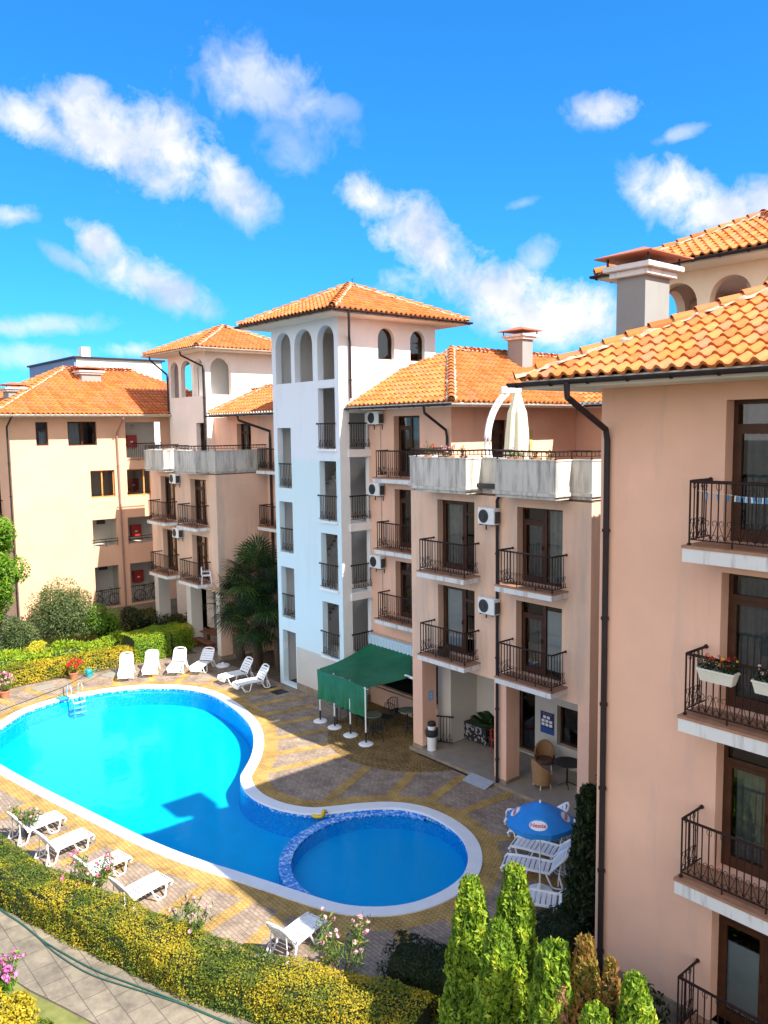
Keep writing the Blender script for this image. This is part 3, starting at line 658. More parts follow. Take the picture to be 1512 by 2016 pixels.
for z in (8.6,5.8,3.05,.15):
    st=MB(); tr=MB()
    for k in range(9):
        x=-27.75+k*.19; zz=z+k*.185; st.box((x,20.35,zz-.12),(x+.2,21.5,zz+.15)); tr.box((x-.02,20.33,zz+.151),(x+.2,21.5,zz+.185))
    s_=st.build('stair_flight',WHITE,mid,world=True); tr.build('treads',TERRA,s_,world=True)
for z in (10.28,7.45,4.72,1.95): iron(mid,[(-26.33,18.89),(-25.15,18.89)],z-.02,1.0,1); iron(mid,[(-24.86,19.36),(-24.86,20.42)],z-.02,1.0,1)
for z in (8.62,5.87,3.02): iron(mid,[(-29.3,18.99),(-28.24,18.99)],z,1.0,1)
iron(mid,[(-28.9,20.3),(-28.0,20.3)],.15,1.0,0,scroll=False)
for z in (10.25,7.35,4.6): s=MB(); s.box((-25.0,18.98+.36,z-.3),(-24.84,20.4,z-.02)); s.build('landing_edge',WHITE,mid,world=True)
for z in (10.28,7.45,4.72,1.95): s=MB(); s.box((-26.36,18.87,z-.1),(-25.12,18.96,z-.01)); s.build('window_sill',WHITE,mid,world=True)
pipe([(-23.8,18.6,15.3),(-23.8,18.62,15.1),(-24.83,19.42,14.5),(-24.83,19.45,14.3),(-24.83,19.45,12.2)],mid)
g=MB(); g.box((-29.3,17.9,-.02),(-28.2,18.5,.006)); tag(g.build('floor_grating',BLK,None),'black floor grating on the paving before the tower entrance','grating')
# ---- left middle building
lmb=empty('apartment_building',(-41,19.5,0),0,'peach apartment block behind the palm, between the white tower and the cream block','building','apartment buildings round the pool')
block(lmb,-21.4,.45,[[(.5,.97,.97,.02,CURT)],[(.45,.97,.97,.02,CURT)],[(.5,.97,.97,.02,CURT)],[(.5,.97,.97,.02,CURT)]],1)
w=MB(); rm=MB()
wallset(lmb,(-39.6,21.6,0),UX,10.3,11.75,[door(-37.2,-35.8,9.12,11.4,(.5,),0,[(.05,.5,.97,.02,CURT)]),door(-33.1,-31.6,9.15,11.45,(.5,),0),door(-33.1,-31.6,6.4,8.65,(.5,),0),door(-33.1,-31.6,3.7,5.9,(.5,),0)],w,rm)
w.build('wall',PEACH,lmb,world=True); rm.build('room',DARKIN,lmb,world=True)
for z in (9.15,6.4,3.7): balcony(lmb,-34.2,-31.2,21.6,20.95,z,1)
s=MB(); s.box((-38.2,20.55,11.752),(-29.6,25.8,11.892)); s.build('soffit',SOFF,lmb,world=True)
g=MB(); mo=MB(); cp=MB(); sl=2.7*math.sqrt(1+.5**2)
tiles((-38.25,20.5,11.9),UX,UY,.5,8.7,sl,[((-38.25,20.5,0),(-1,.55,0))],out=g); tiles((-29.6,25.9,11.9),UMX,UMY,.5,8.7,sl,[],out=g); caps(cp,mo,(-36.8,23.2,13.3),(-29.6,23.2,13.3)); caps(cp,mo,(-38.2,20.55,11.98),(-36.8,23.2,13.3))
ro=g.build('roof',TILE,lmb,world=True); cp.build('ridge_tiles',TILE,ro,world=True); mo.build('mortar_bed',MORT,ro,world=True)
chimney(ro,-36.4,-35.2,24.2,25.0,12.2,13.7)
gutter([(-38.35,20.42,11.84),(-29.6,20.42,11.84)],lmb,GUT); pipe([(-35.2,20.5,11.75),(-35.2,20.55,11.55),(-33.9,21.5,11.0),(-33.9,21.5,10.7),(-33.9,21.5,.1)],lmb,r=.06)
w=MB(); rm=MB(); wallset(lmb,(-41.55,21.2,0),UX,7.25,3.3,[Op(-40.4,.2,-38.6,2.8,depth=.2,room=2,name='porch_door',mull=(.5,)),Op(-37.6,.9,-36.0,2.7,depth=.2,room=2,name='window')],w,rm)
w.build('porch_wall',CREAM,lmb,world=True); rm.build('room',SHADEIN,lmb,world=True)
w=MB(); w.box((-41.6,18.57,-.1),(-34.25,21.2,.1)); w.build('porch_floor',GREYT,lmb,world=True)
LTf=[Op(-43.75,12.95,-42.75,14.95,'arch',.25,0),Op(-42.45,12.95,-41.2,14.95,'arch',.25,0),Op(-40.95,12.95,-39.85,14.95,'arch',.25,0),Op(-40.85,9.4,-39.85,11.5,'rect',.25,0)]
LTs=[Op(21.5,13.0,22.75,14.98,'arch',.25,0)]
tower(lmb,-44.05,-39.6,21.2,26.2,LTf,LTs,None,wm=stucco('warm_white_stucco',(.80,.72,.66),(.5,.46,.4),.2,.15),gut=GUTW,left=[Op(22.0,13,23.2,14.95,'arch',.25,0),Op(24.2,13,25.4,14.95,'arch',.25,0)])
w=MB(); w.box((-44,21.3,12.55),(-39.7,26.1,12.8)); w.box((-41.05,21.5,12.8),(-40.95,26.1,15.25)); w.build('stair_hall',WHITE,lmb,world=True)
pipe([(-40.6,20.25,15.3),(-40.6,20.3,15.1),(-39.72,21.1,14.5),(-39.72,21.12,14.3),(-39.72,21.12,9.1)],lmb); pipe([(-44.4,20.25,15.3),(-44.4,20.3,15.1),(-44.0,21.1,14.3),(-44.0,21.12,14.1),(-44.0,21.12,11.9)],lmb)
# ---- cream block on the left
lw=empty('apartment_building',(-48,17,0),0,'cream sunlit apartment block at the left edge with red cabinets in its open corridors','building','apartment buildings round the pool')
w=MB(); rm=MB(); rc=[]
ops=[Op(13.98,10.39,14.62,11.64,depth=.12,room=1,name='window',transom=.45,curtain=[(.35,.95,.6,.03,CURT)]),
     Op(15.66,10.35,17.25,11.66,depth=.12,room=1,name='window',mull=(.5,),curtain=[(.03,.45,.97,.02,CURT)])]
wallset(lw,(-45,12.65,9.6),UY,6.1,2.3,ops,w,rm)
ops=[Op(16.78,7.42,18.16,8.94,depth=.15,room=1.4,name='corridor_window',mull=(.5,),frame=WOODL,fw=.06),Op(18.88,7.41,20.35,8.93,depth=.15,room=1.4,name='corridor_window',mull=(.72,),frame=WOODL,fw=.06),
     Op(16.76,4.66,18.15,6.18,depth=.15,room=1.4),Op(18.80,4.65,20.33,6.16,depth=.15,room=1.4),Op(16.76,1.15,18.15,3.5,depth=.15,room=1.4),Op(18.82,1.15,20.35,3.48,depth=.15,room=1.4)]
wallset(lw,(-45,12.65,0),UY,9.0,9.6,ops,w,rc)
wallset(lw,(-45,18.75,9.6),UY,.15,2.3,[],w,None); wallset(lw,(-45,21.0,9.6),UY,.65,2.3,[],w,None); wallset(lw,(-45,18.9,11.62),UY,2.1,.28,[],w,None)
r0_=MB(); rc.append(r0_); r0_.add([(-46.4,18.6,9.4),(-46.4,21.3,9.4),(-46.4,21.3,11.8),(-46.4,18.6,11.8),(-45,18.6,9.4),(-45,21.3,9.4)],[(0,1,2,3),(4,5,1,0)])
wallset(lw,(-56,12.65,0),UX,11,11.9,[door(-48.6,-47.2,3.7,5.9,(.5,),0),door(-48.6,-47.2,6.45,8.6,(.5,),0)],w,rm)
w.build('wall',CREAM,lw,world=True); rm.build('room',DARKIN,lw,world=True); [r_.build('corridor',PALE,lw,world=True) for r_ in rc]
w=MB(); wallstrip(w,[(-48,12.65),(-45,12.65),(-45,21.6)],0,.05,-.1,1.05); w.build('stone_plinth',STONE,lw,world=True)
for z in (3.7,6.45): balcony(lw,-48.9,-46.9,12.65,12.0,z,0)
s=MB(); s.box((-56,11.62,11.902),(-43.95,27,12.05)); s.build('soffit',SOFF,lw,world=True)
ro=hiproof(lw,-55,-43.9,11.5,27,12.06,.5,'SEW','roof',GUTW,'SE')
chimney(ro,-47.3,-46.3,13.1,13.85,12.4,13.3,.3); chimney(ro,-48.9,-47.8,17.6,18.75,13.5,14.45,.3)
pipe([(-43.86,18.35,11.95),(-43.9,18.35,11.8),(-44.88,18.35,11.0),(-44.9,18.35,10.8),(-44.9,18.45,.1)],lw,GUTW if False else plain('mauve_pipe',(.28,.16,.14),.45)); pipe([(-43.9,12.55,12),(-44.9,12.52,11.4),(-44.92,12.52,11.2),(-44.92,12.52,.1)],lw)
iron(lw,[(-44.93,18.92),(-44.93,20.98)],9.4,1.0,0,scroll=False)
for a,b in ((16.78,18.14),(18.84,20.33)):
    iron(lw,[(-44.95,a),(-44.95,b)],1.15,1.0,1)
    r=MB(); 
    for z in (4.9,5.05): r.tube([(-44.96,a-.08,z),(-44.96,b+.05,z)],.02,5)
    for y in (a,(a+b)/2,b): r.tube([(-44.96,y,4.6),(-44.96,y,5.05)],.012,4)
    for z in (7.58,): r.tube([(-44.96,a,z),(-44.96,b,z)],.018,5)
    r.build('corridor_rail',IRON,lw,world=True)
for i,(y,z) in enumerate(((19.75,10.5),(19.75,7.95),(19.78,5.2),(19.8,2.45))):
    c=empty('hose_cabinet',(-46.33,y,z-.33),0,['red fire hose cabinet in the top floor corridor of the cream block','red fire hose cabinet behind the wooden corridor window frame','red fire hose cabinet above the twin corridor rails','red fire hose cabinet above the parked bicycle in the lowest corridor'][i],'cabinet','red fire hose cabinets in the corridors')
    m=MB(); m.bbox((0,-.32,0),(.2,.32,.7),.015); m.build('casing',REDM,c); m=MB(); m.box((.2,-.28,.04),(.215,.28,.66)); d=m.build('door',REDM,c); m=MB(); m.box((.216,-.1,.28),(.222,.06,.36)); m.build('plate',PLAST,d)
# ---- right building
rb=empty('apartment_building',(-2,16,0),0,'large peach apartment block on the right edge with brown downpipe and iron balconies','building','apartment buildings round the pool')
w=MB(); rm=MB(); ops=[]
for k,c in enumerate(([(.05,.48,.62,.02,BLIND)],[(.1,.48,.80,.05,CURTD)],[(.08,.5,.95,.02,CURTD)],[(.10,.48,.97,.02,CURTD),(.55,.95,.97,.02,CURTD)])):
    f=.88+2.75*k
    for x in (-6.34,-2.6): ops.append(door(x,x+1.65,f,f+2.26,(.5,),0,c,depth=.25))
wallset(rb,(-8.65,12.48,.9),UX,12.65,10.77,ops,w,rm)
wallset(rb,(-8.65,22,.0),UMY,9.52,11.67,[],w,rm); wallset(rb,(4,12.48,0),UY,9.5,11.67,[],w,rm); wallset(rb,(4,22,0),UMX,12.65,11.67,[],w,rm)
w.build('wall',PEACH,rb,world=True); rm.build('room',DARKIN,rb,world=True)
w=MB(); wallstrip(w,[(-8.65,22),(-8.65,12.48),(4,12.48)],-.05,.03,-.1,.9); w.build('stone_plinth',STONE,rb,world=True)
for k in range(4):
    f=.88+2.75*k
    for x in (-6.62,-2.88): balcony(rb,x,x+2.2,12.48,11.84,f,3 if x<-5 else 1,th=.26)
s=MB(); s.box((-9.62,11.43,11.672),(4.9,23,11.83)); s.build('soffit',SOFF,rb,world=True)
ro=hiproof(rb,-9.7,5.0,11.35,23.0,11.84,.47,'SEW','roof',GUT,'SW')
chimney(ro,-8.86,-8.27,13.2,14.0,11.95,13.69,.38)
pipe([(-8.5,11.25,11.75),(-8.5,11.27,11.5),(-8.48,12.36,10.95),(-8.48,12.41,10.75),(-8.48,12.41,.3)],rb,r=.055)
# stair tower behind it
Rf=[Op(-13.15,12.9,-11.88,15.0,'arch',.28,0),Op(-11.52,12.9,-10.34,15.0,'arch',.28,0),Op(-10.05,12.9,-9.1,15.0,'arch',.28,0)]
tower(rb,-13.55,-8.9,21.56,26.6,Rf,[],None,wm=plain('cream_white_stucco',(.80,.66,.50),.9,var=.06,sc=2,bmp=.002),left=[Op(22.2,12.9,23.4,15,'arch',.28,0),Op(24,12.9,25.2,15,'arch',.28,0)],back=[Op(-13.1,12.9,-11.9,15,'arch',.28,0)])
w=MB(); w.box((-13.5,21.6,12.4),(-9,26.5,12.7)); w.box((-11.0,22.6,12.7),(-10.9,26.5,15.2)); w.build('stair_hall',WHITE,rb,world=True)
# ---- blue grey building far behind
fb=empty('flat_roofed_building',(-75,25,0),0,'blue grey flat roofed building far behind the cream block','building')
w=MB(); w.box((-77.2,23.75,0),(-66.0,31.2,17.0)); w.build('wall',stucco('blue_grey_render',(.16,.24,.42),amt=.1,streak=.05),fb,world=True)
w=MB(); w.box((-65.998,23.9,10),(-65.9,31.1,17.0)); w.build('white_wall',WHITE,fb,world=True)
w=MB(); w.box((-77.4,23.6,17.0),(-65.7,31.4,17.14)); w.build('roof_edge',GUT,fb,world=True)
w=MB(); w.box((-68.3,25.0,17.14),(-67.6,25.7,18.1)); w.build('chimney',WHITE,fb,world=True)

# ------------------------------------------------------------------ ground, pool, paving
from mathutils.geometry import tessellate_polygon
def catmull(P,n=6):
    P=[Vector((*p,0)) for p in P]; k=len(P); out=[]
    for i in range(k):
        a,b,c,d=P[i-1],P[i],P[(i+1)%k],P[(i+2)%k]
        for j in range(n):
            t=j/n; out.append(.5*((2*b)+(c-a)*t+(2*a-5*b+4*c-d)*t*t+(3*b-a-3*c+d)*t**3))
    return [(p.x,p.y) for p in out]
def offset(P,d):
    """positive d moves a counter-clockwise outline outwards"""
    k=len(P); out=[]
    for i in range(k):
        t=Vector(P[(i+1)%k])-Vector(P[i-1]); t.normalize(); out.append((P[i][0]+t.y*d,P[i][1]-t.x*d))
    return out
def area(P): return sum(P[i-1][0]*P[i][1]-P[i][0]*P[i-1][1] for i in range(len(P)))/2
def sheet(loops,z):
    mb=MB(); L=[[Vector((x,y,z)) for x,y in l] for l in loops]; T=tessellate_polygon(L); V=[tuple(v) for l in L for v in l]
    F=[]
    for a,b,c in T:
        n=(Vector(V[b])-Vector(V[a])).cross(Vector(V[c])-Vector(V[a])); F.append((a,b,c) if n.z>0 else (a,c,b))
    mb.add(V,F); return mb
def ringstrip(A,B,zA,zB,closed=True):
    mb=MB(); k=len(A); V=[(x,y,zA) for x,y in A]+[(x,y,zB) for x,y in B]; F=[(i,(i+1)%k,k+(i+1)%k,k+i) for i in range(k if closed else k-1)]
    mb.add(V,F); return mb
OUT=[(-31.7,7.25),(-32.74,8.24),(-33.58,9.17),(-34.07,10.44),(-34.09,11.85),(-33.84,13.13),(-33.13,14.52),(-31.86,15.68),(-30.27,16.19),(-28.27,16.1),(-26.53,15.76),(-25.31,15.34),(-24.14,14.72),(-23.04,13.93),(-22.26,13.2),(-21.91,12.87),(-21.35,12.6),(-20.7,12.46),(-20.07,12.48),(-19.41,12.66),(-18.81,13.05),(-18.45,13.60),(-18.1,14.25),(-17.6,14.93),(-17.0,15.38),(-16.25,15.6),(-15.33,15.58),(-14.49,15.33),(-13.81,14.88),(-13.3,14.31),(-12.98,13.7),(-12.85,12.99),(-12.9,12.2),(-13.12,11.55),(-13.55,10.94),(-14.15,10.44),(-14.96,10.08),(-15.9,9.74),(-17.09,9.3),(-17.85,9.0),(-18.98,8.62),(-20.31,8.26),(-21.86,7.93),(-23.53,7.59),(-25.47,7.2),(-27.63,6.82),(-29.3,6.62),(-30.7,6.7)]
OUT=OUT[::-1]; out=catmull(OUT,5)
if area(out)<0: out=out[::-1]
inn=offset(out,-.36); inm=offset(out,-.40); bandO=offset(out,.50)
def cobble(name,c1,c2,mort,w=.2,h=.1,rings=None):
    m,nt,b=nmat(name); br=nd(nt,'ShaderNodeTexBrick',_Scale=1.0); v=coord(nt)
    if rings:
        sep=nd(nt,'ShaderNodeSeparateXYZ'); nt.links.new(v,sep.inputs[0])
        def mt(op,a,bb=None):
            n=nd(nt,'ShaderNodeMath',operation=op)
            for i,x in enumerate((a,bb)):
                if x is None: continue
                if isinstance(x,(int,float)): n.inputs[i].default_value=x
                else: nt.links.new(x,n.inputs[i])
            return n.outputs[0]
        x=mt('SUBTRACT',sep.outputs[0],rings[0]); y=mt('SUBTRACT',sep.outputs[1],rings[1]); r=mt('SQRT',mt('ADD',mt('MULTIPLY',x,x),mt('MULTIPLY',y,y))); a=mt('MULTIPLY',mt('ARCTAN2',y,x),2.2)
        cb=nd(nt,'ShaderNodeCombineXYZ'); nt.links.new(a,cb.inputs[0]); nt.links.new(r,cb.inputs[1]); nt.links.new(cb.outputs[0],br.inputs['Vector'])
    else: nt.links.new(v,br.inputs['Vector'])
    br.inputs['Brick Width'].default_value=w; br.inputs['Row Height'].default_value=h; br.inputs['Mortar Size'].default_value=.010; br.inputs['Bias'].default_value=.0
    br.inputs['Color1'].default_value=(*c1,1); br.inputs['Color2'].default_value=(*c2,1); br.inputs['Mortar'].default_value=(*mort,1)
    g=ramp(nt,noise(nt,v,1.5,9,.72),[(.36,(.58,.56,.58)),(.66,(1.2,1.17,1.12))]); c=mixc(nt,1.0,br.outputs['Color'],g,'MULTIPLY')
    nt.links.new(c,b.inputs['Base Color']); b.inputs['Roughness'].default_value=.85; b.inputs['Specular IOR Level'].default_value=.2; bump(nt,b,br.outputs['Fac'],.006,-.6); return m
YEL=cobble('yellow_cobbles',(.51,.335,.105),(.44,.285,.095),(.28,.19,.08),.105,.105)
FAN=cobble('ochre_fan_cobbles',(.28,.18,.065),(.21,.135,.055),(.075,.055,.03),.16,.15,(-21,19.3))
PAV=cobble('mauve_pavers',(.29,.225,.17),(.375,.30,.23),(.21,.165,.13),.20,.10)
def mosaic(name,stops,sc=26):
    m,nt,b=nmat(name); v=coord(nt); vo=nd(nt,'ShaderNodeTexVoronoi',_Scale=sc); nt.links.new(v,vo.inputs['Vector'])
    sp=nd(nt,'ShaderNodeSeparateColor'); nt.links.new(vo.outputs['Color'],sp.inputs[0]); c=ramp(nt,sp.outputs[0],stops); nt.links.new(c,b.inputs['Base Color']); b.inputs['Roughness'].default_value=.25; return m
MOSW=mosaic('blue_pool_mosaic',[(0,(.004,.24,.68)),(.5,(.006,.32,.78)),(.85,(.01,.37,.82)),(1,(.03,.44,.84))])
MOSR=mosaic('speckled_rim_mosaic',[(0,(.012,.15,.58)),(.58,(.02,.25,.70)),(.72,(.16,.40,.78)),(1,(.44,.60,.82))],17)
FLOORM=plain('pool_floor_tile',(.002,.44,.76),.5,var=.06,sc=2)
# pool basin
g=ringstrip(inn,offset(out,-.44),-.02,-.74); tag(g.build('pool_wall',MOSW),kind='structure')
g=sheet([offset(out,-.42)],-.74); tag(g.build('pool_floor',FLOORM),kind='structure')
g=ringstrip(out,inn,.035,.035); g2=ringstrip(inn,offset(out,-.37),.035,-.03)
g.add(np.concatenate(g2.v),[tuple(f) for f in np.concatenate(g2.lv).reshape(-1,4)]); g3=ringstrip(offset(out,.0),out,.002,.035); g.add(np.concatenate(g3.v),[tuple(f) for f in np.concatenate(g3.lv).reshape(-1,4)])
COP=plain('white_coping',(.72,.74,.76),.5,var=.05,sc=3)
tag(g.build('pool_coping',COP),kind='structure')
g=ringstrip(offset(out,-.37),offset(out,-.375),-.028,-.30); tag(g.build('pool_waterline_mosaic',MOSR),kind='structure')
# shallow round pool: ring wall and raised floor
KC=(-15.45,12.88); circ=lambda r,n=72:[(KC[0]+r*math.cos(2*PI*i/n),KC[1]+r*math.sin(2*PI*i/n)) for i in range(n)]
def inside(p,P):
    c=False
    for i in range(len(P)):
        (x1,y1),(x2,y2)=P[i-1],P[i]
        if (y1>p[1])!=(y2>p[1]) and p[0]<(x2-x1)*(p[1]-y1)/(y2-y1)+x1: c=not c
    return c
arc=[i for i in range(72) if inside(circ(2.52)[i],offset(out,-.30))]
st=[i for i in arc if (i-1)%72 not in arc][0]; arc=[(st+i)%72 for i in range(len(arc))]
A=[circ(2.36)[i] for i in arc];B=[circ(2.68)[i] for i in arc]
g=MB()
for P_,Q_,za,zb in ((A,B,-.075,-.075),(B,B,-.075,-.74),(A,A,-.46,-.075)):
    V=[(x,y,za) for x,y in P_]+[(x,y,zb) for x,y in Q_]; k=len(P_); g.add(V,[(i,i+1,k+i+1,k+i) for i in range(k-1)])
tag(g.build('round_pool_rim',MOSR),kind='structure')
cl=[c for c in circ(2.62)]; cl=[c if inside(c,offset(out,-.41)) else (KC[0]+(c[0]-KC[0])*.955,KC[1]+(c[1]-KC[1])*.955) for c in cl]
g=sheet([cl],-.46); tag(g.build('round_pool_floor',plain('round_pool_floor_tile',(.004,.36,.70),.5,var=.05)),kind='structure')
g=ringstrip(circ(2.34),circ(2.33),-.12,-.46); tag(g.build('round_pool_wall',MOSW),kind='structure')
# water
m=bpy.data.materials.new('pool_water'); m.use_nodes=True; nt=m.node_tree; nt.nodes.clear()
t_=nd(nt,'ShaderNodeBsdfTransparent'); t_.inputs[0].default_value=(.45,.95,1,1); gl=nd(nt,'ShaderNodeBsdfGlossy',_Roughness=.04); fr=nd(nt,'ShaderNodeFresnel',_IOR=1.085); mm=nd(nt,'ShaderNodeMixShader'); oo=nd(nt,'ShaderNodeOutputMaterial')
wv=noise(nt,coord(nt),2.2,4,.5); bm_=nd(nt,'ShaderNodeBump',_Distance=.03,_Strength=.25); nt.links.new(wv,bm_.inputs['Height']); nt.links.new(bm_.outputs[0],gl.inputs['Normal']); nt.links.new(bm_.outputs[0],fr.inputs['Normal'])
nt.links.new(fr.outputs[0],mm.inputs[0]); nt.links.new(t_.outputs[0],mm.inputs[1]); nt.links.new(gl.outputs[0],mm.inputs[2]); nt.links.new(mm.outputs[0],oo.inputs[0])
tag(sheet([offset(out,-.38)],-.105).build('pool_water',m),kind='structure')
# ground sheet, deck, paving bands
g=MB(); g.quad((-900,-700,-3),(700,-700,-3),(700,900,-3),(-900,900,-3)); tag(g.build('ground',plain('earth',(.13,.11,.07),.95,sc=.6)),kind='structure')
hole=offset(out,-.05)
deckO=[(-60,-30),(20,-30),(20,60),(-60,60)]
tag(sheet([deckO,hole[::-1]],-.012).build('soil',plain('garden_soil',(.10,.075,.05),.95,var=.3,sc=2)),kind='structure')
deck=[(-9.0,18.3),(-12.9,18.115),(-20.15,18.12),(-20.15,20.3),(-24.9,20.3),(-24.9,18.9),(-29.6,18.9),(-29.6,18.9),(-31,18.95),(-34.3,18.55),(-36.4,18.5),(-36.75,17.2),(-36.65,15.5),(-36.6,13.9),(-36.75,12.3),(-36.9,10.9),(-36.8,9.7),(-35.9,7.6),(-34,5.8),(-31,5.2),(-27,5.0),(-22.5,5.15),(-19.3,5.85),(-17,6.3),(-15.6,6.75),(-14,7.35),(-12.8,8.0),(-11.5,8.7),(-10.95,9.4),(-10.8,10.5),(-10.7,14.5),(-10.0,16.5)]
tag(sheet([deck,hole[::-1]],.0).build('pool_deck',PAV),kind='structure')
g=ringstrip(bandO,out,.004,.004); tag(g.build('yellow_paving_band',YEL),kind='structure')
ST=[((-31.53,16.46),(-31.88,17.05)),((-30.14,16.53),(-30.19,17.18)),((-29.09,16.41),(-28.92,18.55)),((-27.8,16.34),(-27.31,18.53)),((-26.57,16.12),(-26.07,18.22)),((-25.35,15.61),(-24.97,17.7)),((-24.19,15.03),(-23.58,17.1)),((-23.03,14.19),(-22.35,16.4)),((-21.93,13.21),(-21.32,16.2)),((-18.89,13.57),(-20.04,16.2)),((-17.82,15.11),(-18.73,17.0)),((-16.86,15.77),(-17.42,17.9)),((-15.73,16.07),(-15.57,18.07)),((-14.3,15.43),(-13.3,16.7)),((-13.3,14.5),(-11.5,15.3)),((-12.72,12.41),(-11.4,12.0)),((-12.97,11.24),(-11.2,10.3)),((-13.77,10.34),(-12.6,8.8)),((-15.06,9.76),(-14.37,8.0)),((-16.02,9.4),(-15.6,7.6)),((-17.26,8.89),(-16.71,7.2)),((-18.59,8.48),(-18.2,6.9)),((-19.63,8.1),(-19.3,6.6)),((-20.98,7.78),(-20.55,6.4)),((-22.23,7.52),(-22.0,6.0)),((-24.68,7.04),(-24.3,5.6)),((-27,6.6),(-26.7,5.4)),((-34.12,10.66),(-36.5,10.28)),((-34.06,9.35),(-36.2,8.8)),((-34.3,12.0),(-36.5,12.3)),((-33.9,13.38),(-36.3,14.1)),((-32.59,15.42),(-34.0,17.0)),((-33.3,14.6),(-36,16.2))]
g=MB()
for a,b in ST:
    a=Vector(a);b=Vector(b);d=(b-a).normalized();a=a-d*.0;n=Vector((-d.y,d.x))*.17
    g.quad(*[(p.x,p.y,.007) for p in (a-n,b-n,b+n,a+n)])
tag(g.build('yellow_paving_stripe',YEL),kind='structure')
fan=[(-21+3.3*math.cos(t),19.3+3.3*math.sin(t)) for t in np.linspace(PI+.18,2*PI-.36,40)]+[(-20.2,18.16),(-20.2,20.25),(-24.86,20.25),(-24.86,19.1)]
tag(sheet([fan],.010).build('fan_paving',FAN),kind='structure')
g=MB(); g.box((-19.7,18.0,-.02),(-17.1,18.1,.014)); g.build('drain_channel',BLK); tag(bpy.data.objects['drain_channel'],kind='structure')
# garden path with slabs, lawn
SLABP=cobble('concrete_path_slabs',(.21,.185,.145),(.25,.22,.17),(.12,.105,.085),.62,.5)
pa=[(-26,3.6),(-21.3,4.35),(-19.43,4.75),(-17.42,5.35),(-15.58,5.95),(-14.06,6.5),(-12.74,7.05),(-11.4,7.6),(-9.5,7.9)]
pb=[(-26,1.6),(-21,2.6),(-17.5,3.95),(-16.17,4.32),(-15.19,4.68),(-14.5,4.91),(-13,5.5),(-11,6.2),(-9,6.6)]
g=MB(); V=[(x,y,.004) for x,y in pa+pb]; g.add(V,[(i+9,i+10,i+1,i) for i in range(8)]); po=g.build('garden_path',SLABP); tag(po,kind='structure')
LAWN=plain('lawn_turf',(.16,.17,.045),.95,var=.35,sc=3)
g=sheet([[(-44.9,4),(-37.5,4),(-38.0,9.6),(-37.8,12),(-38,16),(-39.2,18.4),(-41.4,18.4),(-41.4,21),(-44.9,21)]],.0); tag(g.build('lawn',LAWN),kind='structure')
g=sheet([[(-17.3,4.0),(-16.17,4.28),(-15.19,4.64),(-14.5,4.87),(-13,5.45),(-9,6.5),(-9,0),(-21,0),(-21,2.55)]],.002); tag(g.build('flower_bed',LAWN),kind='structure')
R_=random.Random(5); rg=np.random.default_rng(11)
def blades(n,poly_fn,h=.09):
    mb=MB(); C=[]
    while len(C)<n:
        p=poly_fn()
        if p: C.append(p)
    C=np.array(C); a=rg.random(n)*2*PI; d=np.stack([np.cos(a),np.sin(a),np.zeros(n)],1)*.012; l=np.stack([rg.normal(0,.03,n),rg.normal(0,.03,n),h*(.6+.8*rg.random(n))],1)
    V=np.stack([C-d,C+d,C+l],1).reshape(-1,3); F=np.arange(3*n).reshape(n,3); mb.add(V,F,0,rg.random(n)*.98+.01); return mb

# ------------------------------------------------------------------ plants
def leafmat(name,stops,trans=.35,rough=.5):
    m,nt,b=nmat(name); a=nd(nt,'ShaderNodeAttribute',attribute_name='tint'); col=ramp(nt,a.outputs['Fac'],stops)
    nt.links.new(col,b.inputs['Base Color']); b.inputs['Roughness'].default_value=rough; b.inputs['Specular IOR Level'].default_value=.3
    t=nd(nt,'ShaderNodeBsdfTranslucent'); nt.links.new(col,t.inputs[0]); mx_=nd(nt,'ShaderNodeMixShader'); mx_.inputs[0].default_value=trans
    nt.links.new(b.outputs[0],mx_.inputs[1]); nt.links.new(t.outputs[0],mx_.inputs[2]); nt.links.new(mx_.outputs[0],nt.nodes['Material Output'].inputs[0]); return m
G_EUO=leafmat('golden_euonymus_leaf',[(0,(.045,.09,.012)),(.35,(.14,.20,.02)),(.55,(.36,.31,.02)),(1,(.60,.44,.03))])
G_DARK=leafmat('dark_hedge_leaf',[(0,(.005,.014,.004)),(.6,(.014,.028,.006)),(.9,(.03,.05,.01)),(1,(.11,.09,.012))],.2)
G_ARB=leafmat('arborvitae_spray',[(0,(.03,.075,.010)),(.45,(.13,.24,.016)),(.8,(.30,.42,.03)),(1,(.55,.50,.04))])
G_ARBB=leafmat('browning_conifer_spray',[(0,(.10,.14,.02)),(.35,(.24,.20,.03)),(.7,(.34,.16,.05)),(1,(.42,.20,.08))])
G_ARBD=leafmat('dead_conifer_spray',[(0,(.28,.15,.08)),(1,(.50,.27,.14))],.15)
G_BRIGHT=leafmat('bright_green_leaf',[(0,(.05,.13,.012)),(.5,(.13,.28,.02)),(1,(.30,.46,.04))],.45)
G_JUN=leafmat('juniper_spray',[(0,(.10,.20,.015)),(.5,(.22,.36,.02)),(1,(.44,.46,.03))])
G_GREY=leafmat('grey_green_leaf',[(0,(.04,.08,.025)),(.5,(.12,.17,.06)),(1,(.26,.30,.11))])
G_PALM=leafmat('palm_leaflet',[(0,(.006,.02,.010)),(.55,(.025,.06,.018)),(.85,(.09,.15,.035)),(1,(.25,.32,.10))],.25,.35)
G_OLE=leafmat('oleander_leaf',[(0,(.04,.09,.02)),(.6,(.12,.20,.04)),(1,(.35,.34,.05))])
PINK=leafmat('pink_petal',[(0,(.55,.10,.22)),(.5,(.72,.22,.36)),(1,(.80,.50,.52))],.3)
PINKL=leafmat('light_pink_petal',[(0,(.70,.28,.36)),(1,(.82,.58,.60))],.3)
REDP=leafmat('red_petal',[(0,(.50,.02,.015)),(1,(.66,.06,.04))],.25)
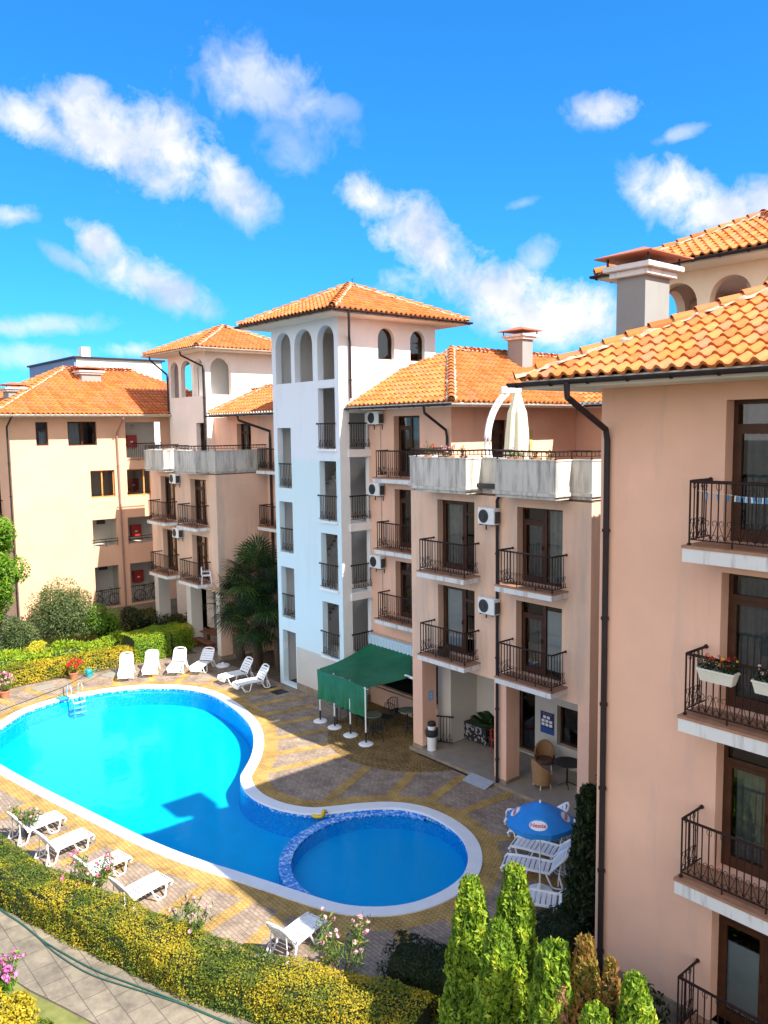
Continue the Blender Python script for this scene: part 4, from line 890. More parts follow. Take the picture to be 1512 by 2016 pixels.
MAG=leafmat('magenta_petal',[(0,(.62,.10,.42)),(1,(.78,.30,.62))],.3)
YELP=leafmat('yellow_petal',[(0,(.7,.45,.02)),(1,(.8,.6,.1))],.2)
BARK=plain('bark',(.085,.06,.04),.95,var=.4,sc=12,bmp=.02)
PTRUNK=plain('palm_fibre',(.07,.045,.028),.95,var=.5,sc=18,bmp=.03)
CORE=plain('foliage_core',(.022,.034,.009),1,var=.4,sc=8)  # dark green for the solid cores inside plants
CLAY=plain('terracotta_pot',(.42,.17,.085),.75,var=.15)
def leaves(mb,C,N,size,tint,aspect=.45,up=.0,jit=.7,long=None):
    """diamond leaves at C with normals near N; long: preferred length direction"""
    n=len(C); N=N+rg.normal(0,jit,(n,3)); N/=np.linalg.norm(N,axis=1,keepdims=True)+1e-9
    L=rg.normal(0,1,(n,3)) if long is None else long+rg.normal(0,.35,(n,3)); L[:,2]+=up
    L-=N*(L*N).sum(1,keepdims=True); L/=np.linalg.norm(L,axis=1,keepdims=True)+1e-9; Wv=np.cross(N,L)
    s=size*(.65+.7*rg.random(n))[:,None]
    V=np.stack([C-L*s*.5,C+Wv*s*aspect*.5+N*s*.08,C+L*s*.5,C-Wv*s*aspect*.5+N*s*.08],1).reshape(-1,3)
    mb.add(V,np.arange(4*n).reshape(n,4),0,np.clip(tint,.011,.99))
def nz3(P,s,seed=0): return np.array([mnoise.noise(Vector(p)*s+Vector((seed*3.7,seed*1.3,seed*9.1))) for p in P])
def hedge(name,path,w,h,n,size,mat,label,cat,patch=(.5,1.0),group=None,seed=1,h1=None):
    """clipped hedge along a path of plan points"""
    P=[Vector((x,y,0)) for x,y in path]; seg=[(P[i+1]-P[i]).length for i in range(len(P)-1)]; cum=np.concatenate([[0],np.cumsum(seg)]); T=cum[-1]
    ws=w if hasattr(w,'__len__') else [w]*len(P)
    def at(s):
        i=min(int(np.searchsorted(cum,s,'right'))-1,len(seg)-1); i=max(i,0); f=(s-cum[i])/seg[i]; d=(P[i+1]-P[i]).normalized(); return P[i].lerp(P[i+1],f),d,ws[i]*(1-f)+ws[i+1]*f
    hh=lambda s: h if h1 is None else h+(h1-h)*s/T
    C=[];N=[]
    for k in range(n):
        s=rg.random()*T; p,d,ww=at(s); H=hh(s); nrm=Vector((d.y,-d.x,0)); per=ww+2*H; q=rg.random()*per
        if q<H: a,b,nn=-ww/2,q,-nrm
        elif q<H+ww: a,b,nn=q-H-ww/2,H,Vector((0,0,1))
        else: a,b,nn=ww/2,q-H-ww,nrm
        e=min(s,T-s)
        if e<.3: nn=nn+d*(-1 if s<T/2 else 1)*(1-e/.3)
        # rounded shoulders
        ex=abs(a)/(ww/2); ez=b/H
        if ex>.75 and ez>.75: a*=1-.10*(ez-.75)*4*.6; b*=1-.10*(ex-.75)*4*.6
        p2=p+nrm*a+Vector((0,0,b)); bulge=.10*mnoise.noise(p2*1.3+Vector((seed,0,0)))+.05*mnoise.noise(p2*3.1+Vector((0,seed,0)))
        p2=p2+nn*(bulge+rg.normal(0,.025)); C.append(p2);N.append(nn)
    C=np.array([tuple(c) for c in C]);N=np.array([tuple(c) for c in N]); N=N/ (np.linalg.norm(N,axis=1,keepdims=True)+1e-9); N[:,2]+=.4
    pn=nz3(C,.85,seed)*.9+nz3(C,2.6,seed+3)*.6; t=np.clip(patch[0]+pn*patch[1]*.6+rg.normal(0,.13,n),0,1)
    root=empty(name,(P[0].x,P[0].y,0),0,label,cat,group)
    mb=MB(); leaves(mb,C,N,size,t,.55); mb.build('foliage',mat,root,world=True)
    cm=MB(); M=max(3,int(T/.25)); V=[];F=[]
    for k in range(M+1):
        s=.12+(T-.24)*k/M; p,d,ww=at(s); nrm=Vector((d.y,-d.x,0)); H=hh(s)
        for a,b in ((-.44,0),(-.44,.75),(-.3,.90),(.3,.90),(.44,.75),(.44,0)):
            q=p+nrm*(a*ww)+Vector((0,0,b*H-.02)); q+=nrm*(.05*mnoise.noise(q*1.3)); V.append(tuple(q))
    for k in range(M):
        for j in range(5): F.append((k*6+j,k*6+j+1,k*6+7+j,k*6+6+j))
    F+=[tuple(range(5,-1,-1)),tuple(range(M*6,M*6+6))]; cm.add(V,F); cm.build('dark_core',CORE,root,world=True); return root  # solid dark core added inside the leaves to block light
def shrub(name,c,r,n,size,mat,label,cat,group=None,seed=1,aspect=.45,clumps=14,up=0,spiky=0,core=True,tb=.5):
    root=empty(name,(c[0],c[1],0),0,label,cat,group); mb=MB(); C=[];N=[]
    cl=[]
    for k in range(clumps):
        v=Vector((rg.normal(),rg.normal(),rg.normal()*.8+.25)).normalized(); f=.45+.4*rg.random(); cl.append((Vector((v.x*r[0]*f,v.y*r[1]*f,v.z*r[2]*f)),.38+.22*rg.random()))
    per=n//clumps
    for cc,f in cl:
        u=rg.normal(0,1,(per,3)); u/=np.linalg.norm(u,axis=1,keepdims=True); rad=(.6+.4*rg.random(per)**.5)[:,None]
        q=u*rad*np.array(r)*f; C.append(q+np.array(cc)); N.append(u)
    C=np.concatenate(C)+np.array((0,0,c[2])); N=np.concatenate(N); C+=N*(.08*nz3(C,2.5,seed)[:,None])
    k=C[:,2]>.03; C,N=C[k],N[k]; t=np.clip(tb+.25*nz3(C,1.5,seed)+rg.normal(0,.16,len(C))+.12*N[:,2],0,1)
    lng=None
    if spiky: lng=N*1.0; 
    leaves(mb,C,N if not spiky else rg.normal(0,1,N.shape),size,t,aspect,up,long=lng); mb.build('foliage',mat,root)
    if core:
        m=MB(); m.blob((0,0,c[2]),(r[0]*.55,r[1]*.55,r[2]*.55),seed,.3); m.build('dark_core',CORE,root)  # dark blob added within the foliage as a light block
    return root
def conifer(name,c,h,r,n,mat,label,cat,group=None,seed=1,flat=.0,size=.13,lean=(0,0),prof=None):
    root=empty(name,(c[0],c[1],0),0,label,cat,group); mb=MB()
    z=rg.random(n)**.9; ang=rg.random(n)*2*PI
    pf=prof or (lambda z: np.minimum(1.0,(1.04-z)**.46*1.14)*(.82+.18*np.minimum(1,z*4)))
    P0=np.stack([np.cos(ang)*1.3,np.sin(ang)*1.3,z*h*1.9],1); nn=nz3(P0,1.0,seed); n2=nz3(P0,2.8,seed+5)
    rad=r*pf(z)*(1+.26*nn+.24*n2)-rg.random(n)**2*.10
    C=np.stack([np.cos(ang)*rad+lean[0]*z,np.sin(ang)*rad+lean[1]*z,z*h],1); N=np.stack([np.cos(ang),np.sin(ang),np.full(n,.3)],1)
    lng=np.stack([np.cos(ang)*.55,np.sin(ang)*.55,np.full(n,.9)],1)
    t=np.clip(.5+.28*nn+.3*n2+rg.normal(0,.15,n),0,1)
    tang=np.stack([-np.sin(ang),np.cos(ang),np.zeros(n)],1)*rg.choice([-1,1],n)[:,None]
    leaves(mb,C,tang*.5+N*.7,size,t,.42,0,.45,long=lng); mb.build('crown',mat,root)
    m=MB(); zz=np.linspace(.02,.95,9); m.lathe([(max(.03,float(r*pf(np.array([a]))[0])*.72),float(a*h)) for a in zz],n=10); m.build('dark_core',CORE,root)  # dark solid core added under the sprays to stop light passing
    m=MB(); m.tube([(0,0,0),(0,0,.5)],.07,6); m.build('trunk',BARK,root); return root
def palm(c,ht,nf,L,seed,label):
    root=empty('palm_tree',(c[0],c[1],0),0,label,'palm','fan palms beside the white tower'); m=MB()
    pts=[(.02*math.sin(k),.03*math.cos(k*1.3),ht*k/10) for k in range(11)]; m.tube(pts,[.17+.03*(k%2) for k in range(11)],9); m.build('trunk',PTRUNK,root)
    mb=MB(); pt=MB(); r_=random.Random(seed)
    for k in range(nf):
        az=2*PI*k*.381966*1.0+r_.uniform(-.2,.2); el=R(78)-R(150)*((k+.5)/nf)**1.0; el+=r_.uniform(-.15,.15)
        d=Vector((math.cos(az)*math.cos(el),math.sin(az)*math.cos(el),math.sin(el))); pl=L*r_.uniform(.55,.75)
        base=Vector((0,0,ht-.1)); hub=base+d*pl+Vector((0,0,-.12*pl*max(0,math.cos(el)))); pt.tube([tuple(base),tuple(base+d*pl*.55),tuple(hub)],[.022,.015,.01],4)
        side=d.cross(Vector((0,0,1))); side=side.normalized() if side.length>.05 else Vector((1,0,0)); upv=side.cross(d).normalized(); fl=L*r_.uniform(.6,.8); nl=26; tt=r_.uniform(.1,.8)**1.2
        for j in range(nl):
            a=R(-150)+R(300)*j/(nl-1); v=(d*math.cos(a)+side*math.sin(a)+upv*(.10+.15*math.cos(a*2))).normalized(); l=fl*(.72+.28*math.cos(a*.55))*r_.uniform(.93,1.05)
            w=upv.cross(v).normalized()*.022*L; q1=hub+v*l*.62; q2=hub+v*l+Vector((0,0,-.16*l*r_.uniform(.6,1.3)))
            mb.add([tuple(hub),tuple(q1+w),tuple(q2),tuple(q1-w)],[(0,1,2,3)],0,min(.98,max(.02,tt+r_.uniform(-.2,.2))))
    mb.build('crown',G_PALM,root); pt.build('leaf_stalks',G_OLE if False else BARK,root); return root
def tree(c,h,r,n,mat,label,group=None,seed=1,zc=None,size=.2):
    root=empty('leafy_tree',(c[0],c[1],0),0,label,'tree',group); m=MB(); zc=zc or h*.6; m.tube([(0,0,0),(.05,.02,zc*.5),(0,.05,zc)],[.14,.11,.06],7)
    mb=MB(); rr_=random.Random(seed)
    for k in range(26):
        v=Vector((rr_.gauss(0,1),rr_.gauss(0,1),rr_.gauss(0,1))).normalized()*rr_.uniform(.45,1.0); tip=Vector((v.x*r,v.y*r,zc+v.z*(h-zc)))
        m.tube([(0,0,zc*rr_.uniform(.45,.9)),tuple(tip*.6+Vector((0,0,zc*.35))),tuple(tip)],[.05,.03,.01],4)
        q=n//26; u=rg.normal(0,1,(q,3)); u/=np.linalg.norm(u,axis=1,keepdims=True); C=np.array(tip)+u*(rg.random(q)**.4)[:,None]*np.array((.8,.8,.6))*rr_.uniform(.7,1.25)
        leaves(mb,C,u*.4+np.array((0,0,.6)),size,np.clip(.5+.3*u[:,2]+rg.normal(0,.18,q),0,1),.5)
    m.build('trunk',BARK,root); mb.build('crown',mat,root); return root
def blooms(parent,C,size,mat,per=10,name='flowers'):
    for c in C:
        mb=MB(); u=rg.normal(0,1,(per,3)); u/=np.linalg.norm(u,axis=1,keepdims=True); leaves(mb,np.array(c)+u*size*.5,u,size*.8,rg.random(per),.8,0,.2); mb.build('flower',mat,parent)
def flowerbush(name,c,h,r,n,lm,fm,nb,label,cat,group=None,seed=1,fs=.07,ls=.16,stems=9,potted=0):
    root=empty(name,(c[0],c[1],c[2] if len(c)>2 else 0),0,label,cat,group); rr_=random.Random(seed); st_=MB(); lf=MB(); tips=[]
    for k in range(stems):
        a=rr_.uniform(0,2*PI); q=rr_.uniform(.25,1); tip=Vector((math.cos(a)*r*q,math.sin(a)*r*q,h*rr_.uniform(.62,1.0))); mid_=Vector((tip.x*.35,tip.y*.35,tip.z*.5)); st_.tube([(0,0,potted),tuple(mid_),tuple(tip)],[.016,.012,.006],4); tips.append(tip)
        m_=n//stems; f=.3+.7*rg.random(m_); P=np.array([tuple(mid_.lerp(tip,x)) for x in f])+rg.normal(0,.07,(m_,3))*(h/1.2); out_=rg.normal(0,1,(m_,3)); out_[:,2]=abs(out_[:,2])+.4
        leaves(lf,P,rg.normal(0,1,(m_,3)),ls,np.clip(.5+rg.normal(0,.22,m_),0,1),.22,0,.3,long=out_)
    st_.build('stems',BARK,root); lf.build('foliage',lm,root); T=[tuple(tips[k%len(tips)]+Vector((rr_.gauss(0,.06),rr_.gauss(0,.06),rr_.gauss(.02,.05)))*(h/1.0)) for k in range(nb)]
    blooms(root,T,fs,fm); return root
# front hedge, left hedge, dark hedges
hedge('clipped_hedge',[(-24.7,4.2),(-21.4,4.9),(-19.6,5.15),(-17.57,5.78),(-15.73,6.38),(-14.2,6.9),(-12.9,7.48),(-11.6,8.2),(-10.7,8.75),(-9.8,9.1)],.96,.82,68000,.046,G_EUO,'long clipped golden and green hedge between the garden path and the pool loungers','hedge',(.48,.9))
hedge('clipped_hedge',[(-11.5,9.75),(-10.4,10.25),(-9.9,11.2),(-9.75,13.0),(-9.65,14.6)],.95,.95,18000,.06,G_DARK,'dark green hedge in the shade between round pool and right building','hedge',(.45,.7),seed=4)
hedge('clipped_hedge',[(-36.9,7.0),(-37.5,9.6),(-37.55,12),(-37.35,14.2),(-37.35,15.6)],.95,.75,14000,.085,G_EUO,'low yellow flowering hedge behind the red geranium pot','hedge',(.62,.8),seed=7)
hedge('rounded_hedge',[(-37.6,15.4),(-37.7,17.2),(-38.0,18.6)],[1.6,2.0,1.6],1.2,14000,.08,leafmat('fresh_green_leaf',[(0,(.07,.15,.012)),(.5,(.21,.36,.02)),(.75,(.42,.44,.03)),(1,(.66,.54,.03))]),'rounded bright green hedge with yellow bloom behind the four sunlit loungers','hedge',(.5,.6),seed=9)
for (x,y,rx,ry,l) in ((-39.6,10.6,1.3,1.5,'flat spreading juniper on the lawn at the left'),(-39.5,13.2,1.2,1.6,'flat spreading juniper below the big grey green bush'),(-39.4,15.6,1.1,1.3,'flat spreading juniper next to the rounded hedge')):
    shrub('spreading_juniper',(x,y,.35),(rx,ry,.55),3600,.22,G_JUN,l,'juniper','spreading junipers',seed=int(x*y)%9,aspect=.3,spiky=1,clumps=18)
shrub('garden_bush',(-43.0,14.4,1.35),(1.6,1.7,1.55),9000,.15,G_GREY,'big grey green bush with loose twigs before the cream wall','bush','bushes before the cream block',2,.35,22,spiky=1,tb=.45)
shrub('garden_bush',(-42.0,15.9,.85),(.95,.95,1.0),4200,.13,G_BRIGHT,'bright green leafy bush right of the big grey green bush','bush','bushes before the cream block',3)
shrub('garden_bush',(-42.3,11.7,.8),(1.3,1.2,1.2),5200,.15,G_GREY,'low grey green bush under the tree at the left edge','bush','bushes before the cream block',5,.35,16,spiky=1,tb=.35)
shrub('garden_bush',(-42.4,18.2,.6),(1.4,1.1,.8),4000,.14,G_DARK,'dark bush in the shade below the parked bicycle','bush','bushes before the cream block',6,tb=.7)
shrub('garden_bush',(-40.4,19.2,.6),(1.0,.9,.75),3000,.13,G_DARK,'dark bush beside the first grey porch column','bush','bushes before the cream block',8,tb=.8)
tree((-41.2,9.9),7.4,1.35,22000,G_BRIGHT,'bright green leafy tree cut by the left edge of the view',None,4,4.2,.19)
shrub('garden_bush',(-39.8,11.9,.85),(.4,.5,.3),700,.14,leafmat('lime_leaf',[(0,(.4,.42,.03)),(1,(.62,.55,.05))]),'small lime yellow bush on top of the junipers','bush',None,3,clumps=6,core=False)
palm((-32.4,19.6),4.5,36,1.5,1,'tallest fan palm, its dark crown in front of the shaded wall'); palm((-31.0,19.8),3.6,32,1.4,2,'fan palm nearest to the white tower'); palm((-33.9,19.5),3.2,32,1.45,3,'fan palm beside the peach porch column'); palm((-31.9,19.2),2.5,28,1.3,5,'lowest fan palm with light fronds drooping over the loungers')
A_=[(-8.85,9.25,3.6,.47),(-8.3,9.72,3.86,.48),(-7.95,8.95,3.4,.45),(-6.8,8.8,3.65,.40),(-5.5,8.86,3.85,.42),(-5.85,8.5,3.4,.42)]
AL=['leftmost bright green arborvitae, pointed, closest to the round pool','tallest bright green arborvitae, in front of the loungers and blue parasol','bright green arborvitae in front of the two tallest ones','flat topped bright green arborvitae left of the brown conifer','bright green arborvitae nearest to the right building wall','small bright green arborvitae at the foot of the browning conifer']
for i,(x,y,h,r) in enumerate(A_): conifer('arborvitae',(x,y),h,r,9000,G_ARB,AL[i],'conifer','arborvitae row in front of the right building',i+1,size=.105,prof=(lambda z: np.minimum(1.0,(1.03-z)**.22*1.02)) if i==3 else None)
conifer('arborvitae',(-6.42,9.05),3.85,.36,5200,G_ARBB,'browning yellow conifer with a thin pointed top','conifer','arborvitae row in front of the right building',11,size=.105)
conifer('arborvitae',(-5.98,9.0),3.8,.25,3000,G_ARBB,'slim half brown conifer right of the browning one','conifer','arborvitae row in front of the right building',13,size=.10)
conifer('arborvitae',(-6.6,8.72),3.2,.22,3600,G_ARBD,'dead reddish brown conifer between green and browning ones','conifer','arborvitae row in front of the right building',14,size=.10)
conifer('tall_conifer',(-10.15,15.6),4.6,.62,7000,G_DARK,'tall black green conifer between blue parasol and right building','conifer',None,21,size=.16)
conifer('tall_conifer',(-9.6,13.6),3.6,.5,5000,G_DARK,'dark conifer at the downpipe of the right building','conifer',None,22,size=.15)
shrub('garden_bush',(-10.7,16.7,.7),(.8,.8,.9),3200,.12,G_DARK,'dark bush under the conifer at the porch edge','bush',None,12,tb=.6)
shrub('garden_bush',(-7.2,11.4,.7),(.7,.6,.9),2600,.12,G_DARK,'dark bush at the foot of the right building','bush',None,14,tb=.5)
flowerbush('oleander',(-18.0,6.25),1.45,.6,420,G_OLE,PINK,30,'pink flowering oleander over the third front lounger','oleander','oleanders along the front hedge',1)
flowerbush('oleander',(-15.0,7.15),1.25,.55,520,G_OLE,PINKL,14,'yellow green oleander with few pale blooms','oleander','oleanders along the front hedge',2)
flowerbush('oleander',(-12.0,8.9),1.55,.6,420,G_OLE,PINKL,22,'tall sparse oleander with pale pink blooms before the round pool','oleander','oleanders along the front hedge',3,stems=7)
flowerbush('oleander',(-22.6,6.2),.95,.5,300,G_OLE,PINKL,8,'low oleander twigs over the leftmost front loungers','oleander','oleanders along the front hedge',4)
flowerbush('flower_bush',(-40.2,9.4),.95,.5,500,G_OLE,PINK,30,'pink flowering bush on the lawn at the left edge','flowers','pink flower bushes at the left',5,.12)
flowerbush('flower_bush',(-36.6,9.4),.85,.5,500,G_OLE,PINK,34,'pink flowering bush in front of the yellow hedge','flowers','pink flower bushes at the left',6,.12)
flowerbush('phlox',(-16.0,3.75),1.05,.4,500,G_BRIGHT,MAG,34,'magenta phlox in the bottom left corner','flowers',None,7,.09,.13)
shrub('golden_shrub',(-15.0,3.55,.35),(.95,.5,.42),6500,.075,G_EUO,'yellow leaved shrub in the bottom left corner below the phlox','bush',None,6,.5,16,tb=.75)
shrub('golden_shrub',(-14.0,4.1,.22),(.7,.4,.35),3200,.07,leafmat('grass_green_leaf',[(0,(.06,.12,.015)),(1,(.25,.30,.04))]),'low green shrub beside the slabs at the bottom left','bush',None,8,.5,10,tb=.5)
def pot(c,r,h,label=None,parent=None):
    m=MB(); m.lathe([(r*.68,0),(r*.95,h*.8),(r*1.08,h*.82),(r*1.08,h),(r*.92,h),(r*.9,h*.85),(.01,h*.85)],n=14); return m
for (x,y,l,fm,nb) in ((-36.35,12.35,'terracotta pot of red geraniums beside the teal can','R',34),(-35.7,9.25,'terracotta pot with drooping flowers at the left edge','P',12)):
    t=flowerbush('potted_geranium',(x,y,0),.85,.36,260,G_BRIGHT,REDP if fm=='R' else PINKL,nb,l,'flower pot','terracotta pots by the pool',3,.10,.11,potted=.28); pot(0,.2,.32).build('pot',CLAY,t)
t=empty('flower_pot',(-14.2,7.35,0),0,'empty small terracotta pot by the front hedge','flower pot'); pot(0,.13,.2).build('pot',CLAY,t)
def inlawn():
    p=(rg.uniform(-44.8,-38.2),rg.uniform(8,19),0.0); return p
b=blades(9000,inlawn,.11); tag(b.build('grass',G_JUN),'short grass on the lawn before the cream block','grass',kind='stuff')

# ------------------------------------------------------------------ movable things
def ac_unit(x,y,z,label,rz=0,blue=False):
    t=empty('ac_unit',(x,y,z),rz,label,'air conditioner','air conditioning units on the facades')
    m=MB(); m.bbox((-.39,-.30,0),(.39,-.02,.56),.02); m.build('casing',ACW,t)
    m=MB(); m.lathe([(.225,0),(.225,.012),(.20,.018),(.19,.006),(.06,.01),(.055,.02),(.0,.02)],n=24); M_=Matrix.Translation((-.10,-.302,.28))@Matrix.Rotation(R(90),4,'X'); m.v=[v@np.array(M_.to_3x3()).T+np.array(M_.to_translation()) for v in m.v]
    for r_ in (.08,.12,.16): m.tube([(-.10+math.cos(a)*r_,-.322,.28+math.sin(a)*r_) for a in np.linspace(0,2*PI,20)[:-1]],.005,3,closed=True)
    m.build('fan_grille',DKG,t)
    m=MB(); m.bbox((.391,-.27,.05),(.43,-.06,.44),.01); m.build('service_cover',DKG,t)
    m=MB()
    for xx in (-.28,.28): m.box((xx-.02,-.30,-.03),(xx+.02,0,0)); m.box((xx-.018,-.025,-.22),(xx+.018,0,-.03))
    m.build('bracket',BLK,t); t.scale=(.86,1,.9); return t
for x,y,z,l in ((-24.33,20.4,11.2,'air conditioner under the eave beside the top recessed balcony door'),(-24.33,20.4,8.44,'air conditioner below the top recessed balcony of the middle block'),(-24.33,20.4,5.58,'air conditioner above the green canopy'),
    (-16.5,18.27,8.12,'air conditioner under the rain hopper between the upper balconies'),(-16.5,18.27,5.38,'air conditioner between the lower balconies of the middle block'),
    (-38.3,18.72,8.42,'air conditioner under the parapet of the far left balcony block'),(-38.2,18.72,5.66,'air conditioner between lower balconies of the far left block')): ac_unit(x,y,z,l)
for zz,zt in ((11.2,9.3),(8.44,6.6),(5.58,3.9)):
    m=MB(); m.tube([(-24.2,20.38,zz-.02),(-24.2,20.375,zt)],.022,5); m.build('ac_pipe',GUTW,mid,world=True)
# ---- sun loungers
def lounger(ang):
    t=empty('sun_lounger',(0,0,0),0,'white plastic sun lounger','sun lounger','white sun loungers round the pool')
    m=MB(); w=.31; z=.36
    for s in (-1,1): m.tube([(-.96,s*w*.8,z-.16),(-.98,s*w*.95,z-.06),(-.93,s*w,z+.02),(-.6,s*w,z+.035),(.0,s*w,z+.02),(.30,s*w,z)],.038,6)
    m.tube([(-.96,-w*.8,z-.16),(-.985,0,z-.17),(-.96,w*.8,z-.16)],.035,6)
    for k in range(9):
        x=-.90+k*.128; m.bbox((x,-w+.02,z-.012+.02*math.sin(k*.5)),(x+.108,w-.02,z+.016+.02*math.sin(k*.5)),.008)
    m.box((-.98,-w*.85,z-.15),(-.95,w*.85,z+.0)); m.build('seat',PLAST,t)
    m=MB(); B=Matrix.Translation((.26,0,z))@Matrix.Rotation(-ang,4,'Y')
    for s in (-1,1): m.tube([B@Vector(p) for p in ((0,s*w,0),(.35,s*w,.01),(.62,s*w*.95,.0),(.72,s*w*.72,0))],.032,6)
    m.tube([B@Vector(p) for p in ((.72,-w*.72,0),(.755,0,0),(.72,w*.72,0))],.034,6)
    for k in range(5): m.bbox((.04+k*.125,-w+.02,-.014),(.145+k*.125,w-.02,.014),.008,M=B)
    m.build('backrest',PLAST,t)
    for x0,x1,x2,x3 in ((-.80,-.70,-.42,-.30),(.18,.34,.62,.52)):
        for s in (-1,1):
            l=MB(); l.tube([(x0,s*w*.97,z-.01),(x1,s*(w+.04),.05),(x1+.06,s*(w+.05),.022),(x2-.05,s*(w+.05),.022),(x2,s*(w+.04),.05),(x3,s*w*.97,z-.01)],.026,6); l.build('leg',PLAST,t)
    for s in (-1,1): b=MB(); b.tube([tuple(B@Vector((.42,s*w*.8,-.02))),(.5,s*w*.9,.2),(.5,s*w,.06)],.016,5); b.build('stay',PLAST,t)
    b=MB(); b.tube([(-.55,-w-.03,.04),(-.55,w+.03,.04)],.016,5); b.build('crossbar',PLAST,t); return t
LP={a:lounger(R(a)) for a in (58,38,48)}; used=set()
LS=[(-35.15,14.3,153,58,'leftmost of the four sunlit loungers by the yellow hedge'),(-34.95,15.4,149,48,'second from left of the four sunlit loungers by the hedge'),(-34.35,16.45,141,58,'third from left, most upright of the four sunlit loungers'),(-33.65,17.4,128,48,'rightmost of the four sunlit loungers, beside the porch'),
 (-31.05,17.75,92,58,'lounger in the shade under the palms, left of the pair'),(-29.65,17.7,86,58,'right lounger of the shaded pair, next to the tower entrance'),
 (-13.6,16.95,36,38,'lounger mostly hidden behind the blue parasol, only its ends showing'),(-12.98,16.4,25,38,'lounger directly beneath the blue parasol canopy'),(-12.4,15.78,22,38,'shaded lounger just below the parasol edge, flat back'),(-12.0,15.02,30,48,'shaded lounger behind the parasol pole, back raised'),(-11.0,14.0,34,38,'shaded lounger closest to the arborvitae, half hidden by dark hedge'),
 (-22.5,6.5,-82,58,'leftmost front lounger, half covered by oleander twigs'),(-20.95,6.72,-80,58,'second front lounger from the left, backrest against the hedge'),(-19.15,7.0,-80,58,'third front lounger, behind pink oleander blooms'),(-17.5,7.3,-80,58,'fourth front lounger, fully sunlit beside the long hedge'),(-13.75,8.95,-76,58,'right front lounger, lying at the edge of the building shadow')]
for x,y,a,b,l in LS:
    if y<8: x-=.12; y-=.16
    p=LP[b]
    if b in used: t=dup(p,(x,y,.006),R(a),'white plastic '+l)
    else: used.add(b); t=p; t.location=(x,y,.006); t.rotation_euler=(0,0,R(a))
    t['label']='white plastic '+l; t.scale=(.86 if y<9.5 else .93,)*3
# ---- blue parasol with printed ovals
UMBB=plain('blue_parasol_cloth',(.012,.20,.58),.6,var=.08,sc=4); OVW=plain('logo_white',(.78,.78,.80),.6,var=.02); OVB=plain('logo_light_blue',(.10,.35,.72),.6,var=.03); OVR=plain('logo_red',(.62,.03,.04),.6,var=.03)
def parasol(x,y,h=2.28,r=1.0,a0=0):
    t=empty('beach_parasol',(x,y,0),R(a0),'blue parasol with white oval logos standing among the shaded loungers','parasol')
    m=MB(); n=8; drop=.42; V=[(0,0,h)]; 
    for ring,(rr_,dz) in enumerate(((.5,.17),(1.0,drop),(1.0,drop+.12))):
        for k in range(n*4):
            a=2*PI*k/(n*4); f=1-.045*math.sin(PI*((k%4)/4))*(rr_); V.append((math.cos(a)*r*rr_*f,math.sin(a)*r*rr_*f,h-dz-(.02*math.sin(k*1.7) if ring==2 else 0)))
    N=n*4; F=[(0,1+k,1+(k+1)%N) for k in range(N)]
    for g_ in range(2): F+=[(1+g_*N+k,1+(g_+1)*N+k,1+(g_+1)*N+(k+1)%N,1+g_*N+(k+1)%N) for k in range(N)]
    m.add(V,F); cv=m.build('canopy',UMBB,t)
    m=MB()
    for k in range(8):
        a=2*PI*k/8; m.tube([(0,0,h-.02),(math.cos(a)*r*.995,math.sin(a)*r*.995,h-drop-.01)],.008,4)
    m.build('rib',PLAST,t)
    m=MB(); m.tube([(0,0,.05),(0,0,h)],.02,8); m.build('pole',ACW,t); m=MB(); m.lathe([(.025,h-.02),(.025,h+.04),(.012,h+.06)],n=8); m.build('finial',PLAST,t)
    m=MB(); m.lathe([(.30,0),(.33,.05),(.30,.10),(.08,.13),(.05,.26),(.03,.26)],n=24); m.build('base',PLAST,t)
    for k in range(0,8,2):
        a=2*PI*(k+.5)/8; fm=1-.03; z0=h-.17;z1=h-drop; e=Vector((math.cos(a),math.sin(a),0)); s=Vector((-math.sin(a),math.cos(a),0))
        p0=e*r*.5*math.cos(PI/8)*.985+Vector((0,0,z0)); p1=e*r*.985*math.cos(PI/8)+Vector((0,0,z1)); dn=(p1-p0).normalized(); nr=s.cross(dn); nr=nr if nr.z>0 else -nr
        c=p0.lerp(p1,.55)+nr*.016; lg=None
        for (sx,sy,lift,mt,nm,oy) in ((.215,.145,0,OVB,'logo_ring',0),(.20,.125,.004,OVW,'logo_oval',.008)):
            m=MB(); m.add([tuple(c+nr*lift+s*(-math.cos(q)*sx)+dn*(math.sin(q)*sy+oy)) for q in np.linspace(0,2*PI,33)[:-1]],[tuple(range(32))]); o=m.build(nm,mt,cv)
        cu_=bpy.data.curves.new('txt','FONT'); cu_.body='Nestlé'; cu_.size=.135; cu_.align_x='CENTER'; cu_.align_y='CENTER'; cu_.offset=.003
        tmp=bpy.data.objects.new('txt',cu_); COL.objects.link(tmp); bpy.context.view_layer.update(); me=bpy.data.meshes.new_from_object(tmp.evaluated_get(bpy.context.evaluated_depsgraph_get())); bpy.data.objects.remove(tmp)
        up=-dn; rt=up.cross(nr); Mx=Matrix((rt,up,nr)).transposed().to_4x4(); Mx.translation=c+nr*.009+dn*.01; me.transform(Mx); me.materials.clear(); me.materials.append(OVR)
        o=bpy.data.objects.new('logo_text',me); COL.objects.link(o); o.parent=cv
    return t
parasol(-11.6,14.5,2.28,.80,-78)
